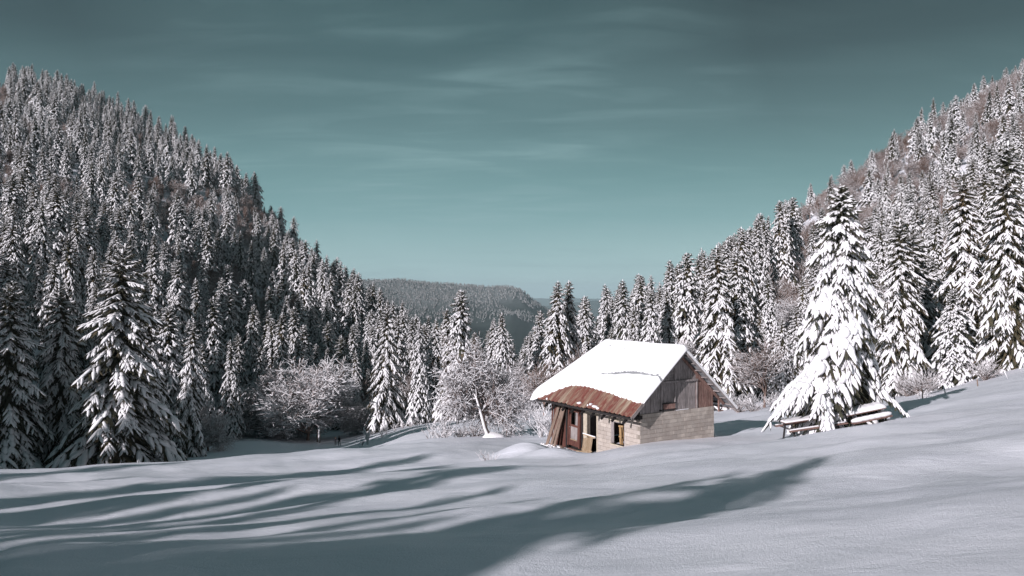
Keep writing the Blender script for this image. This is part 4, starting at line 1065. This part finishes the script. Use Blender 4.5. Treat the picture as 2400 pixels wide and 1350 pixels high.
# things standing about the cabin (each its own object, in world space)
cm = Matrix.Translation((CABX, CABY, CABZ)) @ Matrix.Rotation(CABR, 4, 'Z')
def cpos(x, y, z): return cm @ Vector((x, y, z))
def cempty(name, x, y, z, rz=0.0): return empty(name, cpos(x, y, z), CABR + rz)
for i, (ya, yb, w_, lab) in enumerate([(6.95, 6.45, .24, 'widest weathered plank leaning by the red boards of the cabin, leftmost'), (6.62, 6.12, .20, 'knotty weathered plank leaning right of the widest one'), (6.36, 5.98, .18, 'narrow weathered plank leaning nearest the red door')]):
    p0 = cpos(-.62 + .04 * i, ya, -.03); p1 = cpos(-.10, yb, 2.28 - .03 * i)
    o = MB().bar((0, 0, 0), p1 - p0, w_, .05, up=tuple((p1 - p0).cross(Vector((-.543, .84, 0))))).build('plank', M_PLANK, None, .006); o.location = p0
    tag(o, lab, 'plank', 'planks leaning against the cabin')
sg = cempty('slatted_gate', -.42, 3.28, .10); tag(sg, 'pale slatted wooden gate with a snowy top rail leaning in the doorway', 'gate')
sg.rotation_euler = (0, R(16), CABR)
for i in range(9): MB().bar((0, .06 + i * .085 + .16 * .0, .0), (0, .06 + i * .085 + .10, .92 - .02 * i), .05, .02, up=(1, 0, 0)).build('slat', M_PALE, sg)
MB().bar((.02, -.02, .90), (.02, .98, .94), .03, .06).build('rail', M_PALE, sg); MB().bar((.02, .0, .18), (.02, .84, .18), .03, .06).build('rail', M_PALE, sg)
MB().bar((0, -.03, .955), (0, .98, .99), .06, .045).build('snow_cap', M_SNOW, sg)
wt = cempty('wooden_trestle', .40, 1.78, .50); wt.scale = (.9, .72, 1); tag(wt, 'orange wooden trestle standing inside the window opening of the block wall', 'trestle')
for a, b_ in (((0, .0, 0), (.0, .08, 1.2)), ((.1, .30, 0), (.0, .22, 1.2)), ((.28, .02, 0), (.1, .1, 1.2)), ((.3, .32, 0), (.1, .22, 1.2))): MB().bar(a, b_, .085, .045).build('leg', M_ORANGE, wt)
MB().bar((0, -.16, 1.24), (.0, .30, 1.22), .10, .09).build('top_beam', M_ORANGE, wt); MB().bar((-.03, .0, .68), (-.03, .28, .70), .03, .07).build('brace', M_ORANGE, wt)
o = MB().bar((0, 0, 0), (.05, -.10, 1.3), .12, .04).build('plank', M_DARK); o.location = cpos(.5, 1.30, .5); o.rotation_euler = (0, 0, CABR); tag(o, 'dark plank standing beside the orange trestle inside the window', 'plank')
for i, (z_, yy, ln) in enumerate([(1.42, 3.35, .5), (1.02, 3.35, .32)]):
    o = MB().bar((0, 0, 0), (.02, ln, .02), .04, .04).build('pole', M_GSHEET); o.location = cpos(.9, yy, z_); o.rotation_euler = (0, 0, CABR); tag(o, ['long pale pole lying in the dark of the open doorway', 'short pale pole under the longer one inside the doorway'][i], 'pole')
lb = ['brown board lying in the trodden snow before the red door', 'short split board lying by the foot of the leaning planks', 'thin stick in the trodden snow left of the slatted gate', 'dark beam end lying against the foot of the door', 'pale chip of wood by the doorway jamb']
for i, (x_, y_, a_, ln, w_, mt_) in enumerate([(-.55, 4.9, .2, 1.3, .14, M_PLANK), (-.45, 5.7, -.3, .7, .12, M_PLANK), (-.75, 4.4, .5, .9, .05, M_BROWN), (-.22, 4.95, .1, .9, .16, M_BROWN), (-.35, 4.35, .9, .35, .1, M_PALE)]):
    o = MB().box(-w_ / 2, w_ / 2, -ln / 2, ln / 2, 0, .05).build('board', mt_, None, .005); p = cpos(x_, y_, 0); p.z = max(H1(p.x, p.y), CABZ) + .03; o.location = p; o.rotation_euler = (R(3), R(4), CABR + a_); tag(o, lb[i], 'board')

# ------------------------------------------------------------------ free standing fir
def firgap(az, t):
    """the skirt is open towards the right front, a few limbs sweep to the ground"""
    d = (az % 6.2832) - math.radians(292); d = (d + math.pi) % 6.2832 - math.pi
    g_ = 1 - .82 * np.exp(-(d / .50) ** 2) * np.clip((.46 - t) / .14, 0, 1)
    return g_
FX, FY = P(1968, 1000, 34.6)[:2]; FZ = H1(FX, FY)
fir_h = (HY - 438) / FPX * 34.6 - FZ
ft, fg, fs = conifer(77, fir_h, 3.25, 190, 15, snow=1.4, lod=2, droop=1.0, skirt=.12, gap=firgap, taper=.72, wfrac=.38, vary=.26, spine=.45)
fir = empty('fir_tree', (FX, FY, FZ - .1), 0); tag(fir, 'large free standing fir buried in thick snow over the picnic tables', 'tree')
Ac_t, Ac_g, Ac_w = Acc(), Acc(), Acc(); Ac_t.add(*ft); Ac_g.add(*fg); Ac_w.add(*fs)
def limb(acc, az, z0, reach, zend, seed, wid=.42):
    """one long limb sweeping down to the snow, loaded with clumps"""
    g_ = np.random.default_rng(seed); n = 17; s_ = np.linspace(.10, .97, n); H_ = np.array([math.cos(az), math.sin(az), 0.]); S_ = np.array([-math.sin(az), math.cos(az), 0.])
    bow, ph = g_.uniform(-.16, .16), g_.uniform(0, 6)
    pth = lambda s: np.array([0, 0, z0]) + H_ * reach * s * (1.12 - .12 * s) + S_ * (bow * reach * s * (1 - s) * 2 + .05 * reach * math.sin(s * 5 + ph) * s * (1 - s)) + np.array([0, 0, 1.]) * ((zend - z0) * (s ** 1.7) + .10 * reach * s * (1 - s))
    for k, s in enumerate(s_):
        O = pth(s)[None] + g_.normal(0, .03, (1, 3)); A = unit(pth(min(s + .08, 1.05)) - pth(s))[None]; U = np.cross(A, S_[None]); U = np.where(U[:, 2:] < 0, -U, U)
        env = math.sin(math.pi * min(.93, .22 + .68 * s)); wd = wid * env * g_.uniform(.6, 1.25)
        acc[2].stamp(PODS[k % 5], O + U * .05, A, S_[None], U, reach * g_.uniform(.11, .17), wd, wd * .7); acc[1].stamp(SPIKE, O - U * .04, A, S_[None], U, reach * .15, wd * 1.2, wd * .4)
        for sd_ in (-1, 1, -1, 1):
            D = unit(A * g_.uniform(.7, 1.2) + S_[None] * sd_ * g_.uniform(.3, .9) + np.array([[0, 0, -g_.uniform(.3, 1.0)]])); S2 = unit(np.cross(np.array([[0, 0, 1.]]), D)); U2 = np.cross(D, S2); ln = wid * 1.6 * env * g_.uniform(.5, 1.3)
            O2 = O + S_[None] * sd_ * wd * g_.uniform(0, .4)
            if g_.random() < .9: acc[2].stamp(PODS[g_.integers(5)], O2 + U2 * .03, D, S2, U2, ln, ln * .30, ln * .24)
            acc[1].stamp(SPIKE, O2, D, S2, U2, ln * 1.18, ln * .4, ln * .15); acc[1].stamp(FRN[g_.integers(4)], O2, D, S2, np.array([[0, 0, 1.]]), ln * 1.15, ln * .4, ln * .35)
    acc[0].tubes(np.array([pth(0)]), np.array([pth(.9)]), np.array([.07]), np.array([.02]), 5)
for (px_, py_, Yd, z0f, wid, sd_) in [(2122, 975, 33.6, .24, .34, 1), (1940, 1005, 31.8, .25, .60, 3), (1900, 975, 32.2, .30, .42, 4), (1800, 992, 33.2, .27, .52, 5), (1830, 975, 32.8, .30, .46, 6),
                                      (1812, 955, 34.2, .30, .42, 7), (1868, 960, 32.6, .32, .46, 8)]:
    e = Vector(P(px_, py_, Yd)); dx, dy = e.x - FX, e.y - FY; limb((Ac_t, Ac_g, Ac_w), math.atan2(dy, dx), fir_h * z0f, math.hypot(dx, dy), e.z - (FZ - .1), sd_, wid)
for nm, ac, mt_, sm_ in (('trunk', Ac_t, M_TRUNK, True), ('crown', Ac_g, M_NEEDLE, False), ('snow', Ac_w, M_SNOW, True)): obj(nm, mesh_tri(nm, *ac.get(), mt_, sm_), fir)

# ------------------------------------------------------------------ picnic tables under the fir
def slope_frame(x, y, ang):
    a, b_ = H1(x - .8 * math.cos(ang), y - .8 * math.sin(ang)), H1(x + .8 * math.cos(ang), y + .8 * math.sin(ang)); return math.atan2(b_ - a, 1.6)
def picnic(px, py, Y, ln, snow, label, ang, top_mat):
    x, y, _ = P(px, py, Y); z = H1(x, y) + .12; t_ = empty('picnic_table', (x, y, z)); tag(t_, label, 'picnic table', 'picnic tables under the fir')
    t_.rotation_euler = Euler((0, -slope_frame(x, y, ang), ang), 'XYZ'); h2 = ln / 2
    for k in range(4): MB().box(-h2, h2, -.34 + k * .172, -.34 + k * .172 + .16, .72, .765).build('plank', top_mat, t_, .004)
    for yy in (-.72, .58):
        MB().box(-h2, h2, yy, yy + .26, .42, .465).build('bench', top_mat, t_, .004)
        if snow:
            n = 24; sn = MB(); pts = []
            for i in range(n + 1):
                f = i / n; e_ = min(1, min(f, 1 - f) * 12) ** .5
                pts.append((-h2 - .02 + (ln + .04) * f, .5))
            sn.tube([(-h2 - .02 + (ln + .04) * i / n, yy + .13, .465 + snow * .38) for i in range(n + 1)], [max(.02, (.5 + .5 * (min(1, min(i, n - i) / 2.5))) * snow * .52 * (1 + .06 * math.sin(i * 1.7))) for i in range(n + 1)], 10)
            sn.build('snow', M_SNOW, t_)
    if snow:
        n = 24; sn = MB(); b0 = 0; ring = 10
        for i in range(n + 1):
            f = i / n; e_ = (min(1, min(f, 1 - f) * 10 + .15)) ** .5
            for k in range(ring):
                a = math.pi * k / (ring - 1); sn.v.append((-h2 - .03 + (ln + .06) * f, -math.cos(a) * .36 * (.9 + .1 * e_), .768 + max(0, math.sin(a)) ** .5 * snow * 1.0 * e_ * (1 + .05 * math.sin(i * 1.3))))
        for i in range(n):
            for k in range(ring - 1): a = i * ring + k; sn.f.append([a, a + ring, a + ring + 1, a + 1]); sn.sm.append(True)
        sn.f.append(list(range(ring))); sn.sm.append(False); sn.f.append([n * ring + k for k in range(ring)][::-1]); sn.sm.append(False)
        sn.build('snow', M_SNOW, t_)
    for xx in (-h2 + .28, h2 - .28):
        for s_ in (-1, 1): MB().bar((xx, s_ * .22, .72), (xx, s_ * .72, -.5), .07, .05).build('leg', M_IRON, t_)
        MB().bar((xx, -.70, .40), (xx, .80, .40), .05, .05, ).build('cross_bar', M_IRON, t_); MB().bar((xx, -.32, .70), (xx, .32, .70), .05, .04).build('cross_bar', M_IRON, t_)
TA = R(9)
picnic(2026, 990, 33.4, 1.9, .22, 'right picnic table with thick rounded snow on its top and benches', TA, M_BROWN)
picnic(1902, 1008, 33.0, 2.7, .07, 'left picnic table half hidden by snowy boughs, brown bench edge showing', TA, M_BROWN)

# ------------------------------------------------------------------ fence posts
def post(px, py, Y, h, r_, lean, label, snowy, group, mt_=None):
    x = (px - CX) / FPX * Y; z = H1(x, Y); t_ = empty('fence_post', (x, Y, z - .1)); t_.rotation_euler = (0, lean, 0); tag(t_, label, 'fence post', group)
    m = MB(); m.tube([(0, 0, 0), (0, 0, h * .55), (.01, 0, h + .1)], [r_, r_ * .95, r_ * .85], 7); m.build('post', mt_ or M_PLANK, t_)
    if snowy: MB().tube([(-.02, -.03, .1), (-.02, -.035, h + .1), (0, 0, h + .16)], [r_ * .9, r_ * 1.0, r_ * .4], 6).build('snow', M_SNOW, t_)
    else: MB().tube([(.01, 0, h + .08), (.01, 0, h + .16)], [r_ * .9, r_ * .4], 6).build('snow', M_SNOW, t_)
for i, (px_, Y_, h_, ln_, lab, sn) in enumerate([(2100, 46, .72, -.25, 'dark leaning fence post just right of the fir', False), (2161, 50, .62, .02, 'short upright dark fence post right of the fir', False), (2216, 52, .62, -.22, 'snow plastered leaning fence post below the short bushy spruce', True),
        (2291, 54, .66, -.1, 'dark fence post fourth from the fir on the right field edge', False), (2362, 56, .70, -.45, 'snow plastered fence post nearest the right border', True)]):
    post(px_, 0, Y_, h_, .045, ln_, lab, sn, 'fence posts along the right field edge')
for i, px_ in enumerate([1170, 1177, 1188, 1198, 1214, 1223, 1229, 1234, 1240]):
    post(px_, 0, 108 + i * .7, .95 + .2 * (i % 3), .07, .02 * (i % 2), 'fence post at the wood edge left of the cabin, %s from the left' % ['first', 'second', 'third', 'fourth', 'fifth', 'sixth', 'seventh', 'eighth', 'ninth'][i], i % 2 == 0, 'row of small fence posts left of the cabin')
post(749, 0, 150, 3.4, .22, 0, 'thick snow faced stump post at the shaded meadow edge beside the frosted tree', True, None)
post(745, 0, 152, 2.6, .2, 0, 'dark post close behind the snow faced stump post', False, None)

# ------------------------------------------------------------------ shrubs, saplings, the leaning tree
def shrub_mesh(seed, h, n, spread, snow, rad=.012):
    g_ = random.Random(seed); T, W = Acc(), Acc(); a0, a1, r0_, r1_, sn = [], [], [], [], []
    for i in range(n):
        az = g_.uniform(0, 6.28); d = Vector((math.cos(az) * spread * g_.random(), math.sin(az) * spread * g_.random(), 1)).normalized(); p = Vector((g_.gauss(0, .08), g_.gauss(0, .08), -.15)); ln = h * g_.uniform(.55, 1.0) / 4
        for k in range(4):
            q_ = p + d * ln; a0.append(tuple(p)); a1.append(tuple(q_)); r0_.append(rad * (1 - .2 * k)); r1_.append(rad * (.8 - .2 * k)); 
            if k > 0:
                for c in range(2):
                    e = (d + Vector((g_.gauss(0, .6), g_.gauss(0, .6), g_.gauss(.1, .3)))).normalized() * ln * g_.uniform(.5, 1.2); a0.append(tuple(q_)); a1.append(tuple(q_ + e)); r0_.append(rad * .5); r1_.append(rad * .3)
            p = q_; d = (d + Vector((g_.gauss(0, .18), g_.gauss(0, .18), -.05))).normalized()
    a0, a1, r0_, r1_ = map(np.array, (a0, a1, r0_, r1_)); T.tubes(a0, a1, r0_, r1_, 3); o_ = np.array([0, 0, rad]); th_ = (r0_ * .6 + rad * .7) * snow
    if snow: W.tubes(a0 + o_, a1 + o_, th_, th_ * .8, 3)
    return T.get(), W.get()
def shrub(px, Y, h, n, spread, snow, seed, label, rad=.012, name='shrub', group=None):
    T, W = shrub_mesh(seed, h, n, spread, snow, rad); x = (px - CX) / FPX * Y
    t_ = empty(name, (x, Y, H1(x, Y)), 0); tag(t_, label, 'shrub', group); obj('stem', mesh_tri('stem', *T, M_TWIG, True), t_)
    if snow: obj('snow', mesh_tri('snow', *W, M_TWIGSNOW, True), t_)
SH = 'bare shrubs poking out of the snow'
shrub(1040, 52, 1.5, 26, .9, 1.0, 1, 'snowy twig tuft with pale broken stems at the left crest of the lit field', .022, group=SH)
shrub(1010, 53, 1.9, 12, .7, .8, 2, 'sparse leaning twigs left of the pale broken stems', .018, group=SH)
shrub(1080, 53, 1.1, 46, 1.6, .8, 3, 'low tangled brush between the twig tuft and the leaning tree', .014, group=SH)
shrub(1112, 54, 1.3, 40, 1.5, .7, 4, 'low dark brush at the left foot of the leaning tree', .014, group=SH)
shrub(1200, 60, .9, 18, 1.2, .3, 5, 'thin dry twigs right of the leaning tree', .011, group=SH)
shrub(1222, 58, 2.4, 7, .5, .2, 6, 'tall thin sapling between the leaning tree and the cabin', .016, group=SH)
shrub(1268, 52, 2.5, 26, .8, 1.1, 7, 'dense frosted bush against the left end of the cabin', .020, group=SH)
shrub(1286, 50, 2.3, 30, .8, 1.2, 8, 'frosted bush half behind the red corner of the cabin', .020, group=SH)
shrub(1250, 56, 1.2, 16, .8, .3, 9, 'small dry bush in front of the frosted bush by the cabin', .011, group=SH)
shrub(1142, 33.5, .75, 12, .9, .8, 10, 'tiny frosted twigs at the left foot of the snow mound', .007, group=SH)
shrub(1152, 34.0, .55, 9, .9, .8, 11, 'second tiny twig cluster closest to the snow mound', .007, group=SH)
shrub(862, 118, 2.6, 7, .3, 1.6, 12, 'small snow plastered sapling on the shaded meadow right of the walkers', .05, 'sapling', SH)
shrub(848, 118, 1.6, 8, .8, 1.0, 13, 'drooping twigs left of the snow plastered sapling', .03, group=SH)
for i, (px_, Y_) in enumerate([(905, 135), (925, 138), (945, 140), (962, 140), (978, 138), (895, 128)]):
    shrub(px_, Y_, 1.7, 9, .7, .7, 20 + i, ['dark twigs in the middle of the shaded meadow', 'low frosted twigs at the lit track across the meadow', 'small frosted shrub by the track, right of the low twigs', 'snowy shrub on the right part of the meadow track', 'last frosted shrub before the lit field on the meadow', 'stubby dark shrub low on the shaded meadow'][i], .03, group=SH)
shrub(1235, 100, 2.2, 20, 1.0, 1.0, 30, 'frosted scrub at the wood edge behind the small fence posts', .03, group=SH)
shrub(2160, 66, 2.6, 95, 1.5, .65, 31, 'brown arching brush left of the short bushy spruce', .022, group=SH)
shrub(2130, 68, 2.2, 70, 1.5, .65, 32, 'brown arching brush at the foot of the broad spruce right of the fir', .022, group=SH)
shrub(2165, 56, .75, 26, 1.6, 1.2, 33, 'snow covered low heap of brush beside the short fence post', .02, group=SH)
shrub(2310, 68, 2.2, 60, 1.4, .6, 34, 'brown brush between the tall spruces near the right border', .022, group=SH)
shrub(1765, 72, 2.0, 55, 1.4, .7, 35, 'twiggy brush at the wood edge between cabin and fir', .02, group=SH)
shrub(1730, 78, 2.2, 55, 1.3, .8, 36, 'frosted brush at the wood edge right of the cabin', .022, group=SH)
shrub(1820, 76, 2.0, 55, 1.4, .8, 37, 'frosted brush behind the left skirt of the fir', .02, group=SH)
# leaning birch like tree in front of the valley
(ltw, lts) = bare_tree(64, 7.8, 4.8, 4, 1, up=-.1, lean=(-.36, .1), snow=1.2, twist=.85, trunkr=.026, first=.34, kids=3, plaster=True)
lx_, ly_ = P(1152, 1010, 52)[:2]; lt = empty('leaning_tree', (lx_, ly_, H1(lx_, ly_) - .1), 0); tag(lt, 'snow plastered bare tree leaning left on the crest before the valley', 'tree')
obj('trunk', mesh_tri('trunk', *ltw, M_TWIG, True), lt); obj('snow', mesh_tri('snow', *lts, M_TWIGSNOW, True), lt)
lump('root_mound', .15, .0, .05, .8, .6, .45, lt, seed=3)

# ------------------------------------------------------------------ two walkers
def mat_flat(name, c, rough=.8):
    m, t, b = mat(name, rough, .2); t.link(t.mix(t.noise(objpos(t), 9, 3), c, tuple(v * .7 for v in c[:3]) + (1,)), b.inputs['Base Color']); return m
M_COAT = mat_flat('dark_coat', (.035, .037, .045, 1)); M_TROUS = mat_flat('dark_trousers', (.022, .022, .026, 1)); M_SKIN = mat_flat('skin', (.42, .27, .2, 1)); M_HAT = mat_flat('wool_hat', (.05, .03, .03, 1))
def person(px, Y, h, ph, label, heading):
    x = (px - CX) / FPX * Y; root = empty('person', (x, Y, H1(x, Y) - .02), heading, h / 1.75); tag(root, label, 'person', 'walkers on the shaded meadow')
    s = ph
    J = dict(pel=(0, 0, .95), chest=(0, .06, 1.25), neck=(0, .09, 1.46), head=(0, .13, 1.60), crown=(0, .13, 1.72),
             lh=(-.10, 0, .90), lk=(-.11, .16 * s + .03, .50), la=(-.11, .10 * s - .04, .09), lt=(-.11, .10 * s + .12, .03),
             rh=(.10, 0, .90), rk=(.11, -.06 * s + .03, .50), ra=(.11, -.24 * s, .11), rt=(.11, -.24 * s + .15, .03),
             ls=(-.19, .07, 1.39), le=(-.25, -.06 * s, 1.12), lw=(-.24, .12, .92), lf=(-.23, .18, .86),
             rs=(.19, .07, 1.39), re=(.25, .10 * s, 1.12), rw=(.24, .28 * s, .98), rf=(.23, .34 * s, .93))
    E = [('pel', 'chest'), ('chest', 'neck'), ('neck', 'head'), ('head', 'crown'), ('pel', 'lh'), ('lh', 'lk'), ('lk', 'la'), ('la', 'lt'), ('pel', 'rh'), ('rh', 'rk'), ('rk', 'ra'), ('ra', 'rt'),
         ('chest', 'ls'), ('ls', 'le'), ('le', 'lw'), ('lw', 'lf'), ('chest', 'rs'), ('rs', 're'), ('re', 'rw'), ('rw', 'rf')]
    rad = dict(pel=(.17, .13), chest=(.19, .14), neck=(.065, .065), head=(.085, .10), crown=(.06, .07), lh=(.11, .11), rh=(.11, .11), lk=(.075, .075), rk=(.075, .075), la=(.055, .06), ra=(.055, .06), lt=(.045, .035), rt=(.045, .035),
               ls=(.085, .085), rs=(.085, .085), le=(.06, .06), re=(.06, .06), lw=(.045, .045), rw=(.045, .045), lf=(.04, .03), rf=(.04, .03))
    ks = list(J); me = bpy.data.meshes.new('body'); me.from_pydata([J[k] for k in ks], [(ks.index(a), ks.index(b_)) for a, b_ in E], [])
    for m_ in (M_COAT, M_TROUS, M_SKIN): me.materials.append(m_)
    o = obj('body', me, root); md = o.modifiers.new('s', 'SKIN'); 
    for k, v in zip(ks, me.skin_vertices[0].data): v.radius = rad[k]; v.use_root = (k == 'pel')
    o.modifiers.new('ss', 'SUBSURF').levels = 1; o.modifiers['ss'].render_levels = 2; md.use_smooth_shade = True
    dg = bpy.context.evaluated_depsgraph_get(); m2 = bpy.data.meshes.new_from_object(o.evaluated_get(dg)); o.modifiers.clear(); o.data = m2
    m2.materials.clear()
    for m_ in (M_COAT, M_TROUS, M_SKIN): m2.materials.append(m_)
    for p in m2.polygons: c = p.center; p.material_index = 2 if c.z > 1.50 else (1 if c.z < .86 and abs(c.x) < .19 else 0)
    lump('hat', 0, .125, 1.70, .095, .105, .075, root, M_HAT, 5)
    pk = MB(); pk.box(-.15, .15, -.22, -.06, 1.02, 1.42); pk.build('backpack', M_TROUS, root, .03)
    MB().tube([(.25, .30 * s, .98), (.27, .50 * s, .0)], .012, 5).build('walking_pole', M_IRON, root)
person(796, 139, 1.86, 1.0, 'walker in dark clothes with a backpack on the shaded meadow, right of the two', R(35))
person(787, 140, 1.60, -1.0, 'smaller walker in dark clothes close at the left side of the taller one', R(20))

# trodden crumbs of snow by the door
def crumbs(name, label, pts_, seed):
    g_ = np.random.default_rng(seed); a = Acc(); n = len(pts_); O = np.array(pts_); az = g_.uniform(0, 6.28, n); D = np.stack([np.cos(az), np.sin(az), np.zeros(n)], -1); S = np.stack([-np.sin(az), np.cos(az), np.zeros(n)], -1); U = np.tile([0, 0, 1.], (n, 1))
    for k in range(5):
        m_ = np.arange(n) % 5 == k; sz = g_.uniform(.5, 1.4, m_.sum()); a.stamp(PODS[k], O[m_], D[m_], S[m_], U[m_], sz * O_SZ, sz * O_SZ * .8, sz * O_SZ * .6)
    tag(obj(name, mesh_tri(name, *a.get(), M_SNOW, True)), label, None, None, 'stuff')
O_SZ = .16; cp = []
for i in range(420):
    lx, ly = rb.gauss(-.9, .55), rb.uniform(3.0, 8.4); p = cpos(lx, ly, 0)
    if lx < -.15: cp.append((p.x, p.y, H1(p.x, p.y) - .01))
crumbs('snow_crumbs', 'broken lumps of trodden snow before the cabin door', cp, 3)

# ------------------------------------------------------------------ air
hz = MB(); hz.box(-30000, 30000, -30000, 30000, -640, 330); M_AIR = bpy.data.materials.new('air'); M_AIR.use_nodes = True; ta = NT(M_AIR.node_tree); ta.n.clear()
pv = ta.new('ShaderNodeVolumePrincipled'); pv.inputs['Color'].default_value = (.74, .95, 1, 1); pv.inputs['Density'].default_value = .00007; pv.inputs['Anisotropy'].default_value = 0.0
ao = ta.new('ShaderNodeOutputMaterial'); ta.link(pv.outputs[0], ao.inputs['Volume'])
tag(hz.build('haze', M_AIR), 'thin cold valley air', None, None, 'stuff')
